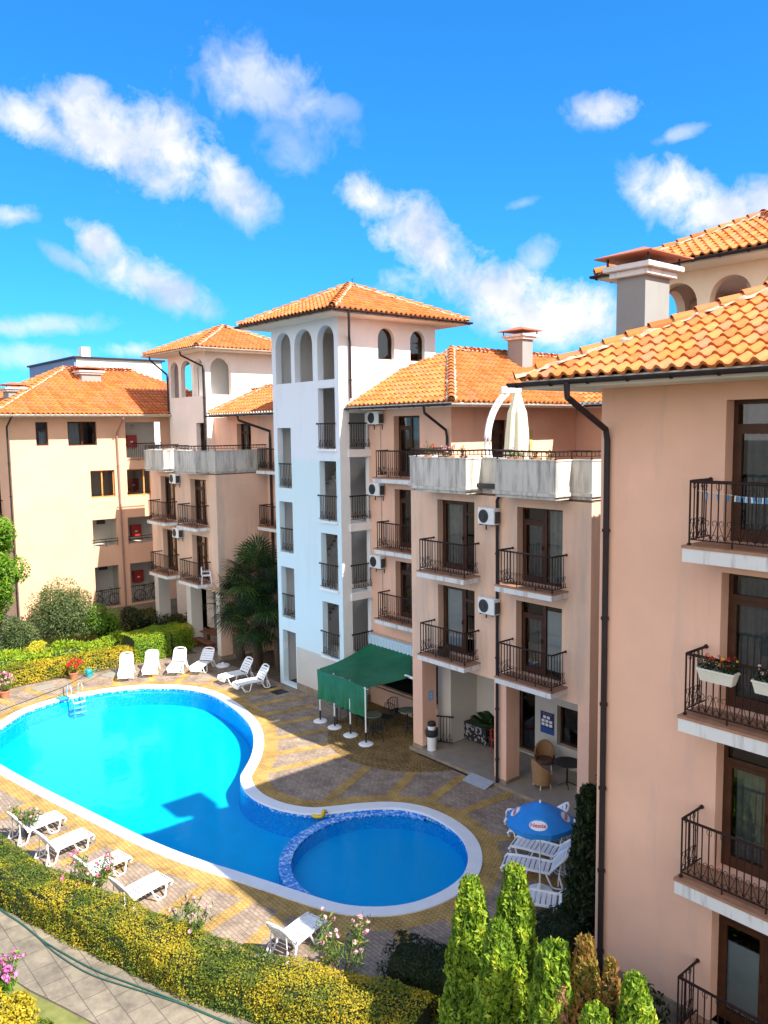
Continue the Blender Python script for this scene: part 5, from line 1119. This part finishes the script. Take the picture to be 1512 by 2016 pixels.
# ---- green canopy in front of the cafe
GRN=None
m_,nt_,b_=nmat('green_tarpaulin'); v_=coord(nt_); c_=ramp(nt_,noise(nt_,v_,1.2,6,.6),[(.3,(.006,.13,.06)),(.7,(.014,.22,.11))]); nt_.links.new(c_,b_.inputs['Base Color']); b_.inputs['Roughness'].default_value=.5
t2=nd(nt_,'ShaderNodeBsdfTranslucent'); nt_.links.new(c_,t2.inputs[0]); x2=nd(nt_,'ShaderNodeMixShader'); x2.inputs[0].default_value=.3; nt_.links.new(b_.outputs[0],x2.inputs[1]); nt_.links.new(t2.outputs[0],x2.inputs[2]); nt_.links.new(x2.outputs[0],nt_.nodes['Material Output'].inputs[0]); GRN=m_
t=empty('canopy',(-22.7,18.5,0),0,'green tarpaulin canopy on white posts over the cafe tables','canopy')
NU,NV=40,30; V=[]
for j in range(NV+1):
    f=j/NV; zz=2.06+.46*f-.10*math.sin(PI*f); yy=17.32+2.85*f
    for i in range(NU+1):
        g_=i/NU; x0=-24.45+(-24.7+24.45)*f; x1=-21.45+(-20.55+21.45)*f; sag=-.07*math.sin(PI*g_)*math.sin(PI*f)-.03*math.sin(g_*9+f*3)*(1-f); V.append((x0+(x1-x0)*g_,yy,zz+sag+.012*mnoise.noise(Vector((g_*6,f*6,1)))))
F=[(j*(NU+1)+i,j*(NU+1)+i+1,(j+1)*(NU+1)+i+1,(j+1)*(NU+1)+i) for j in range(NV) for i in range(NU)]
m=MB(); m.add(V,F); m.build('roof_cloth',GRN,t,smooth=True,world=True)
V=[];K=90
for j in range(9):
    f=j/8
    for i in range(K+1):
        g_=i/K; x=-24.45+3.0*g_; top=2.06-.03*math.sin(g_*9); zz=top-(top-.93-.04*math.sin(g_*4))*f; y=17.32-.015+.06*f*math.sin(g_*34+f*3.5+2*math.sin(g_*11))+.02*f*math.sin(g_*81); V.append((x+.05*f*math.sin(g_*17),y,zz))
F=[(j*(K+1)+i,j*(K+1)+i+1,(j+1)*(K+1)+i+1,(j+1)*(K+1)+i) for j in range(8) for i in range(K)]
m=MB(); m.add(V,F); m.build('valance',GRN,t,smooth=True,world=True)
for x,y in ((-24.43,17.4),(-23.54,17.41),(-22.52,17.36),(-21.5,17.25)):
    m=MB(); m.tube([(x,y,.45),(x,y,2.08)],.027,8); po=m.build('post',PLAST,t,world=True); m=MB(); m.tube([(x,y,.06),(x,y,.45)],.034,8); m.build('sleeve',BLK,po,world=True); m=MB(); m.lathe([(.26,0.012),(.27,.04),(.22,.07),(.05,.09)],(x,y,0),20); m.build('base',PLAST,po,world=True)
m=MB(); m.tube([(-24.5,17.38,2.0),(-21.4,17.31,2.0)],.014,6); m.build('front_bar',PLAST,t,world=True)
t=empty('awning',(-22.6,20.35,2.75),0,'retracted blue and white striped awning above the green canopy','awning')
m,nt,b=nmat('striped_awning'); sp=nd(nt,'ShaderNodeSeparateXYZ'); nt.links.new(coord(nt,(11,1,1)),sp.inputs[0]); fr_=nd(nt,'ShaderNodeMath',operation='FRACT'); nt.links.new(sp.outputs[0],fr_.inputs[0]); nt.links.new(ramp(nt,fr_.outputs[0],[(.48,(.25,.48,.66)),(.52,(.62,.70,.75))]),b.inputs['Base Color']); b.inputs['Roughness'].default_value=.7
q=MB(); q.tube([(-2.2,-.14,0),(2.3,-.14,0)],.11,10); q.build('roller',m,t)
V=[];K=180
for i in range(K+1):
    x=-2.2+4.5*i/K; V+=[(x,-.26,.03),(x,-.27,-.22-.045*abs(math.sin(i*PI/9))),]
q=MB(); q.add(V,[(2*i,2*i+2,2*i+3,2*i+1) for i in range(K)]); q.build('valance',m,t)
q=MB(); q.box((-2.25,-.05,-.12),(2.35,.0,.14)); q.build('bracket',GUTW,t)
t=empty('ceiling_lamp',(-20.95,18.9,2.2),0,'white strip lamp beside the right edge of the green canopy','lamp'); m=MB(); m.tube([(-.3,0,0),(.3,0,0)],.05,8); m.build('tube',PLAST,t)
m=MB(); m.tube([(.0,0,.04),(.0,.0,.5),(.3,1.4,.9)],.012,4); m.build('bracket',BLK,t)
# ---- cafe furniture
CHM=plain('black_rattan',(.022,.02,.019),.6,var=.3,sc=30)
def cafe_chair(mt,group,cat='chair',w=.24):
    t=empty('cafe_chair',(0,0,0),0,'',cat,group); m=MB(); m.bbox((-w,-.23,.43),(w,.23,.47),.015); m.build('seat',mt,t)
    m=MB(); m.tube([(-w,.22,.45),(-w,.27,.85),(0,.30,.90),(w,.27,.85),(w,.22,.45)],.016,5)
    for k in range(-2,3): m.tube([(k*.09,.23,.46),(k*.09,.29,.88)],.009,4)
    m.build('backrest',mt,t)
    for x in (-w+.03,w-.03):
        for y in (-.2,.2): l=MB(); l.tube([(x,y,.44),(x*1.12,y*1.15,0)],.014,5); l.build('leg',mt,t)
    return t
def round_table(mt,r,h,label,loc,group=None):
    t=empty('round_table',loc,0,label,'table',group); m=MB(); m.lathe([(r,h-.03),(r,h),(.0,h)],n=28); m.build('table_top',mt,t); m=MB(); m.tube([(0,0,.03),(0,0,h-.03)],.03,8); m.build('pedestal',BLK,t)
    m=MB()
    for k in range(4): a=PI/4+k*PI/2; m.tube([(0,0,.14),(math.cos(a)*r*.5,math.sin(a)*r*.5,.06),(math.cos(a)*r*.7,math.sin(a)*r*.7,.012)],.018,5)
    m.build('foot',BLK,t); return t
TT=plain('grey_green_table_top',(.16,.19,.17),.4,var=.1)
round_table(TT,.33,.74,'round grey green cafe table by the leftmost canopy post',(-23.85,17.75,.012),'cafe tables under the canopy')
round_table(TT,.34,.74,'round dark cafe table behind the canopy valance',(-22.1,18.05,.012),'cafe tables under the canopy')
round_table(TT,.34,.74,'round dark cafe table deep under the canopy',(-21.6,19.3,.012),'cafe tables under the canopy')
cc=cafe_chair(CHM,'black cafe chairs under the canopy'); cc.location=(-23.9,18.35,.012); cc['label']='black cafe chair behind the table at the left canopy post'
for x,y,a,l in ((-22.75,18.2,80,'black cafe chair between the two front cafe tables'),(-21.55,17.75,-120,'black cafe chair behind the rightmost canopy post'),(-22.2,18.75,10,'black cafe chair behind the middle cafe table'),(-20.9,19.0,-80,'black cafe chair next to the peach porch column'),(-21.5,19.85,0,'black cafe chair at the cafe window'),(-22.4,19.5,90,'black cafe chair left of the table deep under the canopy')): dup(cc,(x,y,.012),R(a),l)
WICK=plain('tan_wicker',(.30,.165,.075),.7,var=.35,sc=45,bmp=.004); CUSH=plain('brown_cushion',(.10,.055,.04),.9,var=.2)
def wicker(x,y,rz,label):
    t=empty('wicker_armchair',(x,y,.115),rz,label,'armchair','wicker armchairs on the porch'); m=MB(); V=[];N=18
    for k in range(N+1):
        a=R(-25)+R(230)*k/N; f=.5-.5*math.cos(min(1,max(0,(a-R(-25))/R(230)))*2*PI); h=.60+.32*f; r0=.29; r1=.34
        V+=[(math.cos(a)*r0,math.sin(a)*r0,.14),(math.cos(a)*r1,math.sin(a)*r1,h),(math.cos(a)*(r1-.05),math.sin(a)*(r1-.05),h),(math.cos(a)*(r0-.04),math.sin(a)*(r0-.04),.40)]
    F=[(4*k+j,4*k+4+j,4*k+5+j,4*k+1+j) for k in range(N) for j in range(3)]; m.add(V,F); m.build('shell',WICK,t)
    m=MB(); m.lathe([(.27,.30),(.28,.40),(.25,.43),(0,.43)],n=16,sy=1.0); m.build('cushion',CUSH,t)
    for a in (40,140,220,320): l=MB(); l.tube([(math.cos(R(a))*.24,math.sin(R(a))*.24,.30),(math.cos(R(a))*.28,math.sin(R(a))*.28,0)],.016,5); l.build('leg',ACW,t)
wicker(-15.1,18.95,R(160),'tan wicker armchair, its back to the pool'); wicker(-15.75,19.9,R(40),'brown wicker armchair against the porch wall under the poster')
round_table(BLK,.42,.76,'round black table beside the wicker armchairs',(-14.62,19.55,.115))
NAVY=plain('poster_navy',(.018,.02,.09),.5); PBL=plain('poster_blue',(.015,.07,.30),.5)
t=empty('poster',(-16.2,20.585,1.05),0,'dark blue poster with rows of pale pictures on the porch wall','poster'); m=MB(); m.box((-.27,-.012,.2),(.27,0,.72)); m.build('upper_sheet',NAVY,t); m=MB(); m.box((-.27,-.013,0),(.27,0,.2)); m.build('lower_sheet',PBL,t)
for j,(n_,z) in enumerate(((2,.50),(3,.37),(3,.25))):
    for k in range(n_): m=MB(); m.box((-.22+k*.155+(.06 if n_==2 else 0),-.017,z),(-.22+k*.155+.12+(.06 if n_==2 else 0),-.0131,z+.09)); m.build('picture',PLAST,t)
m=MB()
for k in range(2): m.box((-.2,-.0165,.63+k*.035),(.2,-.0125,.645+k*.035))
m.build('text_line',plain('poster_mauve',(.22,.10,.25),.6),t)
t=empty('notice',(-20.0+.33,18.66,1.75),0,'small pale blue notice on the side of the left porch column','notice'); m=MB(); m.box((0,-.1,0),(.008,.1,.32)); m.build('sheet',OVB,t)
m=MB()
for k in range(4): m.box((.0081,-.07,.05+k*.065),(.010,.07,.07+k*.065))
m.build('text_line',PLAST,t)
t=empty('notice',(-28.2-.06,19.1,1.55),0,'small white notice beside the tower entrance','notice'); m=MB(); m.box((-1.02,-.1,0),(-1.0,.1,.3)); m.build('sheet',PLAST,t)
t=empty('litter_bin',(-19.42,18.45,.115),0,'white litter bin with black liner beside the left porch column','litter bin'); m=MB(); m.lathe([(.15,0),(.17,.62),(.15,.64)],n=20); m.build('body',PLAST,t)
m=MB(); m.lathe([(.20,.50),(.22,.58),(.21,.70),(.16,.74),(.17,.66)],n=14); m.build('liner',BLK,t); m=MB(); m.lathe([(.13,.72),(.14,.92),(.10,.96),(.0,.96)],n=16); m.build('lid',PLAST,t); m=MB(); m.lathe([(.142,.86),(.146,.96),(.12,.985),(0,.985)],n=16); m.build('lid_top',BLK,t)
t=empty('storage_chest',(-18.9,20.25,.115),0,'dark patterned chest with clutter on top in the porch corner','chest'); m=MB(); m.bbox((-.55,-.3,.05),(.55,.3,.62),.03); m.build('body',mosaic('dark_patterned_cover',[(0,(.02,.02,.025)),(.7,(.03,.03,.035)),(.75,(.3,.3,.32)),(1,(.25,.25,.26))],14),t); m=MB(); m.bbox((-.57,-.32,.62),(.57,.32,.66),.015); m.build('lid',BLK,t)
m=MB(); m.blob((-.2,0,.74),(.12,.1,.1),3,.3); m.blob((.25,.05,.73),(.15,.1,.08),5,.3); m.build('clutter',BLK,t)
cc=cafe_chair(plain('red_plastic',(.42,.035,.012),.4),None,w=.22); cc.location=(-17.75,20.0,.115); cc.rotation_euler=(0,0,R(200)); cc['label']='red plastic chair in the dark porch beside the chest'; cc.name='plastic_chair'
t=empty('potted_palm',(-18.2,20.2,.115),0,'potted palm in the porch before the dark entrance','potted plant'); pot(0,.2,.4).build('pot',BLK,t); m=MB()
for k in range(12):
    a=k*2.4; d=Vector((math.cos(a),math.sin(a),1.4)).normalized(); q=Vector((0,0,.4)); e=q+d*1.1
    for j in range(9):
        f=.35+.65*j/8; c=q.lerp(e,f)+Vector((0,0,-.35*f*f)); s=d.cross(Vector((0,0,1))).normalized()
        for sg in (-1,1): m.add([tuple(c),tuple(c+s*sg*.15+d*.08+Vector((0,0,.02))),tuple(c+s*sg*.34+d*.16+Vector((0,0,-.08))),tuple(c+s*sg*.16+d*.03)],[(0,1,2,3)],0,.3+.3*random.Random(k*9+j).random())
m.build('fronds',G_PALM,t)
t=empty('ramp',(-16.75,17.95,0),0,'grey metal ramp from the paving up to the porch step','ramp'); m=MB(); m.add([(-.48,-.28,.012),(.48,-.28,.012),(.48,.16,.13),(-.48,.16,.13),(-.48,-.28,.0),(.48,-.28,.0),(.48,.16,.1),(-.48,.16,.1)],[(0,1,2,3),(4,7,6,5),(0,4,5,1),(1,5,6,2),(2,6,7,3),(3,7,4,0)]); m.build('plate',plain('grey_ramp_mat',(.33,.36,.40),.6,var=.2,sc=12),t)
# garden things by the pool
STEEL=plain('polished_steel',(.72,.74,.76),.18,metal=.9,var=.05)
t=empty('pool_ladder',(-33.62,11.45,0),R(5),'steel pool ladder at the far edge of the pool','ladder')
for s in (-1,1):
    m=MB(); m.tube([(-.28,s*.24,.02),(-.26,s*.24,.45),(-.12,s*.24,.62),(.06,s*.24,.60),(.20,s*.24,.40),(.34,s*.24,-.1),(.42,s*.24,-.75)],.026,8); m.build('handrail',STEEL,t)
for k in range(3): m=MB(); z=-.10-k*.2; m.box((.30+k*.045,-.24,z-.015),(.40+k*.045,.24,z+.015)); m.build('step',PLAST,t)
TEAL=plain('teal_plastic',(.01,.30,.34),.4,var=.06)
t=empty('watering_can',(-36.25,13.0,0),0,'teal watering can on the paving beside the red geranium pot','watering can'); m=MB(); m.lathe([(.13,0),(.14,.02),(.14,.30),(.11,.34),(.0,.34)],n=16); m.build('body',TEAL,t); m=MB(); m.tube([(0,.13,.08),(0,.28,.22),(0,.36,.38)],[.03,.022,.018],6); m.build('spout',TEAL,t); m=MB(); m.tube([(0,-.13,.1),(0,-.22,.25),(0,-.12,.40),(0,.05,.42),(0,.08,.33)],.014,5); m.build('handle',TEAL,t)
t=empty('pool_cushion',(-33.85,11.0,.036),R(10),'small teal mat on the white coping at the ladder','mat'); m=MB(); m.bbox((-.25,-.2,0),(.25,.2,.05),.02); m.build('pad',TEAL,t)
for x,y,a,l,s in ((-36.0,10.9,8,'grey cover plate set in the paving left of the ladder',.42),(-35.85,14.0,20,'dark grey mat beside the leftmost sunlit lounger',.5)):
    t=empty('cover_plate',(x,y,.006),R(a),l,'cover plate'); m=MB(); m.bbox((-s*.8,-s,0),(s*.8,s,.02),.008); m.build('plate',plain('grey_plate',(.26,.25,.21),.6,var=.1),t)
t=empty('pool_pole',(-34.2,10.8,.45),0,'long thin grey cleaning pole slanting across the left pool edge','pole'); m=MB(); m.tube([(1.7,-3.6,-.1),(.15,.3,0),(-1.6,3.3,.2)],.018,6); m.build('shaft',DKG,t); m=MB(); m.tube([(-1.6,3.3,.2),(-1.62,3.35,-.44)],.02,6); m.tube([(.15,.3,0),(.13,.32,-.40)],.02,6); m.build('support',DKG,t)
t=empty('umbrella_base',(-33.5,18.3,.0),0,'round white parasol base lying by the peach porch column','parasol base'); m=MB(); m.lathe([(.32,.0),(.34,.05),(.28,.10),(.06,.13),(.05,.2),(.03,.2)],n=22); m.build('disc',PLAST,t)
t=empty('toy_duck',(-18.47,12.98,-.10),R(30),'yellow inflatable duck with red beak floating at the round pool rim','pool toy'); YD=plain('yellow_vinyl',(.62,.44,.02),.35); m=MB(); m.tube([(math.cos(a)*.16,math.sin(a)*.12,.05) for a in np.linspace(0,2*PI,17)[:-1]],.055,8,closed=True); m.blob((.0,0,.03),(.14,.1,.04),1,0); m.build('ring',YD,t,smooth=True); m=MB(); m.blob((.20,0,.17),(.075,.07,.08),2,0); m.tube([(.17,0,.06),(.19,0,.14)],.05,8); h_=m.build('head',YD,t,smooth=True); m=MB(); m.blob((.285,0,.165),(.045,.04,.02),1,0); m.build('beak',REDM,h_); m=MB(); m.box((.24,-.072,.19),(.262,.072,.212)); m.build('eye',BLK,h_)
hp=[(-21.0,4.38),(-19.5,4.65),(-18.56,4.86),(-17.6,5.02),(-16.82,5.22),(-15.9,5.50),(-15.11,5.84),(-14.15,6.26),(-12.94,6.74),(-11.5,7.3)]
m=MB(); m.tube([(x,y+.0,.03) for x,y in catmull(hp+[(-11,7)],5)[:45]],.016,6); m.tube([(x+.03,y-.13*max(0,math.sin((i-14)*.14)),.028) for i,(x,y) in enumerate(catmull(hp+[(-11,7)],5)[:45])],.014,6); tag(m.build('garden_hose',plain('green_hose',(.02,.08,.06),.5)),'green garden hose lying along the path beside the clipped hedge','hose')
# wooden table set under the far porch
WB=plain('red_brown_planks',(.16,.055,.028),.6,var=.3,sc=6)
t=empty('picnic_table',(-36.6,19.6,.1),R(4),'red brown wooden table under the far porch behind the hedge','table'); m=MB()
for k in range(5): m.bbox((-.85,-.42+k*.17,.72),(.85,-.26+k*.17,.76),.008)
m.build('table_top',WB,t)
for s in (-1,1): l=MB(); l.box((s*.6-.04,-.3,.68),(s*.6+.04,.3,.72)); l.box((s*.6-.03,-.08,.06),(s*.6+.03,.08,.68)); l.box((s*.6-.04,-.3,0),(s*.6+.04,.3,.06)); l.build('leg',WB,t)
for y,rz,l in ((20.5,0,'wooden bench with high back behind the porch table'),(18.95,PI,'wooden bench between the porch table and the pool')):
    t=empty('wooden_bench',(-36.5,y,.1),rz,l,'bench','wooden benches at the porch table'); m=MB(); m.bbox((-.85,-.2,.42),(.85,.2,.46),.01); m.build('seat',WB,t); m=MB()
    if y>20:
        for k in range(3): m.bbox((-.85,.2,.55+k*.14),(.85,.235,.66+k*.14),.008)
    else: m.box((-.85,-.05,.3),(.85,.05,.36))
    m.build('backrest' if y>20 else 'rail',WB,t)
    for s in (-.75,.75): l_=MB(); l_.box((s-.04,-.2,0),(s+.04,.235,.42)); l_.build('leg',WB,t)
# bicycles
def bicycle(x,y,z,rz,label):
    t=empty('bicycle',(x,y,z),rz,label,'bicycle','bicycles in the corridor')
    for c in (-.52,.52):
        w_=MB(); w_.tube([(c+math.cos(a)*.33,0,.34+math.sin(a)*.33) for a in np.linspace(0,2*PI,29)[:-1]],.022,5,closed=True); wo_=w_.build('wheel',BLK,t); s_=MB()
        for k in range(8): a=k*PI/8; s_.tube([(c+math.cos(a)*.32,0,.34+math.sin(a)*.32),(c-math.cos(a)*.32,0,.34-math.sin(a)*.32)],.003,3)
        s_.build('spokes',STEEL,wo_)
    m=MB()
    for a,b in (((-.52,0,.34),(-.12,0,.30)),((-.12,0,.30),(-.24,0,.82)),((-.24,0,.78),(.36,0,.80)),((-.12,0,.30),(.36,0,.74)),((-.52,0,.34),(-.22,0,.74)),((.36,0,.86),(.52,0,.34))): m.tube([a,b],.018,6)
    m.build('frame',plain('dark_bicycle_paint',(.03,.032,.04),.35),t); m=MB(); m.tube([(.36,0,.86),(.33,0,.98)],.014,5); m.tube([(.30,-.28,1.0),(.35,-.1,.98),(.35,.1,.98),(.30,.28,1.0)],.014,5); m.build('handlebar',BLK,t); m=MB(); m.blob((-.25,0,.88),(.14,.07,.035),1,.1); m.tube([(-.24,0,.8),(-.25,0,.87)],.012,5); m.build('saddle',BLK,t)
bicycle(-45.35,17.45,1.16,R(90),'bicycle leaning behind the left ground corridor railing'); bicycle(-45.35,20.0,1.16,R(90),'bicycle below the lowest red cabinet in the right corridor')
for z in (4.66+1.3,1.15+2.12):
    t=empty('wall_vent',(-46.36,17.75,z-.06),0,'dark vent grille high in the %s corridor of the cream block'%('middle' if z>4 else 'lowest'),'vent'); m=MB(); m.box((0,-.25,-.13),(.03,.25,.13)); m.build('panel',DKG,t)
t=empty('wall_lamp',(-46.38,19.95,11.35),0,'round lamp on the wall of the top corridor','lamp'); m=MB(); m.lathe([(.13,-.02),(.14,.03),(.09,.08),(0,.09)],n=16); Mx=np.array(Matrix.Rotation(R(90),3,'Y')); m.v=[v@Mx.T for v in m.v]; m.build('globe',GUTW,t)
# balcony things
t=empty('plastic_chair',(-35.0,18.42,3.73),R(150),'white plastic chair on the lower right balcony of the far block','chair'); m=MB(); m.bbox((-.24,-.22,.40),(.24,.22,.44),.015); m.build('seat',PLAST,t); m=MB(); m.bbox((-.23,.2,.44),(.23,.25,.86),.02); m.build('backrest',PLAST,t)
for x in (-.22,.22):
    for y in (-.2,.2): l=MB(); l.tube([(x,y,.41),(x*1.15,y*1.15,0)],.02,5); l.build('leg',PLAST,t)
    a=MB(); a.tube([(x,.22,.62),(x,-.15,.62),(x,-.2,.42)],.018,5); a.build('armrest',PLAST,t)
t=empty('basket',(-18.3,17.95,3.735),0,'dark wicker basket with tall handle on the lower left balcony','basket'); m=MB(); m.lathe([(.14,0),(.2,.12),(.21,.26),(.19,.26),(.17,.06),(0,.05)],n=16); m.build('body',WICK if False else plain('dark_wicker',(.06,.035,.02),.8,var=.4,sc=40),t); m=MB(); m.tube([(-.2,0,.25),(-.15,0,.42),(0,0,.5),(.15,0,.42),(.2,0,.25)],.012,5); m.build('handle',BLK,t)
BOXM=plain('pale_flower_box',(.62,.60,.52),.6,var=.08)
for x,l,cols,s in ((-5.98,'pale flower box with red and yellow flowers on the iron railing',((REDP,18),(YELP,5)),3),(-5.12,'pale flower box at the right edge of the view with white flowers',((PINKL,9),(REDP,3)),8)):
    t=empty('flower_box',(x,11.74,7.06),0,l,'flower box','flower boxes on the balcony railing'); m=MB()
    V=[];
    for (a,b,z) in ((.25,.07,0),(.29,.10,.17),(.30,.11,.17),(.30,.11,.20),(.27,.085,.20),(.27,.085,.16)):
        V+=[(-a,-b,z),(a,-b,z),(a,b,z),(-a,b,z)]
    F=[(3,2,1,0)]+[(k*4+j,k*4+(j+1)%4,k*4+4+(j+1)%4,k*4+4+j) for k in range(5) for j in range(4)]+[(20,21,22,23)]; m.add(V,F); m.build('trough',BOXM,t)
    r_=random.Random(s); lf=MB(); n=380; P=np.stack([rg.uniform(-.27,.27,n),rg.uniform(-.11,.11,n),.2+rg.random(n)**1.5*.16],1); leaves(lf,P,rg.normal(0,1,(n,3))+np.array((0,0,.7)),.05,rg.random(n)*.9+.05,.6); lf.build('foliage',G_DARK,t)
    for mt,k in cols: blooms(t,[(r_.uniform(-.26,.28),r_.uniform(-.12,.08),.30+r_.uniform(0,.13)) for _ in range(k)],.035,mt)
m=MB(); m.tube([(-6.5,11.92,9.99),(-5.6,11.98,9.90),(-4.5,11.92,9.97)],.004,4); tag(m.build('clothes_line',PLAST),'thin white washing line behind the topmost iron balcony railing','washing line')
PEGS=[plain('blue_peg',(.05,.28,.62),.45),plain('white_peg',(.68,.72,.74),.45)]
r_=random.Random(4); pg=[]
for k,x in enumerate((-6.36,-6.18,-6.02,-5.90,-5.86,-5.82,-5.77,-5.73,-5.69,-5.65,-5.61,-5.57,-5.53,-5.48,-5.44,-5.40)):
    z=9.905+.03*abs(x+5.6); t=empty('clothes_peg',(x,11.97,z),r_.uniform(-.4,.4),'%s clothes peg on the line behind the top balcony railing'%('blue','white')[k%2 if k>2 else 0],'clothes peg','clothes pegs on the line'); m=MB(); m.box((-.012,-.012,-.075),(.012,-.001,.015),M=Matrix.Rotation(r_.uniform(-.25,.25),4,'Y')); m.box((-.012,.001,-.075),(.012,.012,.015)); m.build('clip',PEGS[k%2 if k>2 else 0],t)
# terrace things
CRM=leafmat('cream_parasol_cloth',[(0,(.74,.70,.52)),(1,(.78,.74,.58))],.2)
t=empty('cantilever_parasol',(-16.5,19.4,9.12),-YAW,'closed cream parasol hanging from a white curved mast on the terrace','parasol','')
m=MB(); V=[];n=48
PR=[(.06,3.0),(.10,2.95),(.20,2.55),(.27,2.35),(.33,1.6),(.37,.95),(.40,.55)]
for r0,z in PR:
    for k in range(n):
        a=2*PI*k/n; f=1+.16*math.cos(a*8)*(r0/.4); V.append((math.cos(a)*r0*f,math.sin(a)*r0*f,z))
F=[(i*n+k,i*n+(k+1)%n,(i+1)*n+(k+1)%n,(i+1)*n+k) for i in range(len(PR)-1) for k in range(n)]; m.add(V,F,0,.5); m.build('folded_canopy',CRM,t)
m=MB(); m.tube([(0,0,.45),(0,0,3.12)],.025,8); m.build('pole',PLAST,t)
def qb(t):
    P=[(-.55,0),(-1.12,.9),(-1.18,2.3),(-.30,3.05)]; a=(1-t)**3;b=3*t*(1-t)**2;c=3*t*t*(1-t);d=t**3
    return (a*P[0][0]+b*P[1][0]+c*P[2][0]+d*P[3][0], a*P[0][1]+b*P[1][1]+c*P[2][1]+d*P[3][1])
for o_ in (0,.15):
    m=MB(); m.tube([(qb(q/22)[0]+o_*(1-.5*q/22),0,qb(q/22)[1]*(1-.03*(o_>0))) for q in range(23)],.052,8); m.build('mast',PLAST,t,smooth=True)
m=MB(); m.bbox((-.5,-.07,2.92),(.12,.07,3.14),.03); m.build('joint',PLAST,t); m=MB(); m.bbox((-1.4,-.45,-.0),(-.5,.45,.08),.02); m.build('base',ACW,t)
Rp=random.Random(2)
PT=[(-18.85,'tall orange blooms in a pot at the left corner of the terrace parapet',REDP,.42,.12),(-18.2,'terracotta pot with white blooms on the terrace parapet',PINKL,.25,.1),(-17.85,'terracotta pot with pink blooms behind the low terrace railing',PINK,.26,.1),(-17.3,'dark green pot plant near the sunlit parapet edge',YELP,.28,.02),(-15.4,'terracotta pot with dry stalks beside the cantilever parasol',PINKL,.26,.03),(-15.1,'terracotta pot with grey twigs below the cantilever parasol',PINKL,.22,.03),(-14.5,'terracotta pot behind the right terrace railing',REDP,.18,.05),(-14.0,'rightmost terracotta pot on the terrace parapet',REDP,.16,.05)]
for k,(x,l,fm,h,fs) in enumerate(PT):
    t=flowerbush('terrace_pot',(x,17.86,9.93),h+.28,.16,110,G_OLE if k!=3 else G_DARK,fm,9 if k<3 else 4,l,'flower pot','flower pots along the terrace railing',k+3,.05,.07,stems=5,potted=.2); pot(0,.12,.24).build('pot',CLAY,t)
m=MB(); m.box((-19.0,17.74,9.9),(-17.15,18.0,9.925)); m.box((-15.6,17.74,9.9),(-13.8,18.0,9.925)); 
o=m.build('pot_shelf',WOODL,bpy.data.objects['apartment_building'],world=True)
t=empty('terrace_table',(-16.9,22.6,9.12),R(90),'low dark table against the sunlit terrace wall','table'); m=MB(); m.bbox((-.9,-.4,.70),(.9,.4,.75),.01); m.build('table_top',WB,t)
for x in (-.8,.8):
    for y in (-.32,.32): l=MB(); l.box((x-.03,y-.03,0),(x+.03,y+.03,.7)); l.build('leg',WB,t)
t=empty('storage_box',(-19.9,23.9,9.12),0,'brown box under the pale tiles on the terrace wall','box'); m=MB(); m.bbox((-.3,-.6,0),(.3,.6,.75),.02); m.build('body',WOOD,t)
t=empty('wall_tiles',(-20.355,24.2,10.2),0,'patch of pale yellow stone tiles on the terrace wall','wall panel'); m=MB()
for j in range(3):
    for k in range(4): m.bbox((0,-.62+k*.31,-.1+j*.27),(.02+.006*((j+k)%2),-.62+k*.31+.3,-.1+j*.27+.26),.004)
m.build('tiles',plain('honey_stone',(.62,.42,.16),.8,var=.3,sc=4),t)
# antennas
t=empty('lightning_rod',(-27.2,21.5,17.05),0,'tiny lightning rod on the tip of the white tower roof','rod'); m=MB(); m.tube([(0,0,-.1),(0,0,.22)],.012,5); m.tube([(-.1,0,.18),(.12,0,.24)],.008,4); m.build('rod',BLK,t)
t=empty('antenna',(-34.5,23.0,13.5),0,'small grey antenna left of the white tower roof','antenna'); m=MB(); m.tube([(0,0,-1.0),(0,0,2.0)],.02,5); m.tube([(-.3,0,1.9),(.3,0,1.9)],.012,4); m.tube([(-.2,0,1.6),(.2,0,1.6)],.012,4); m.build('mast',DKG,t)
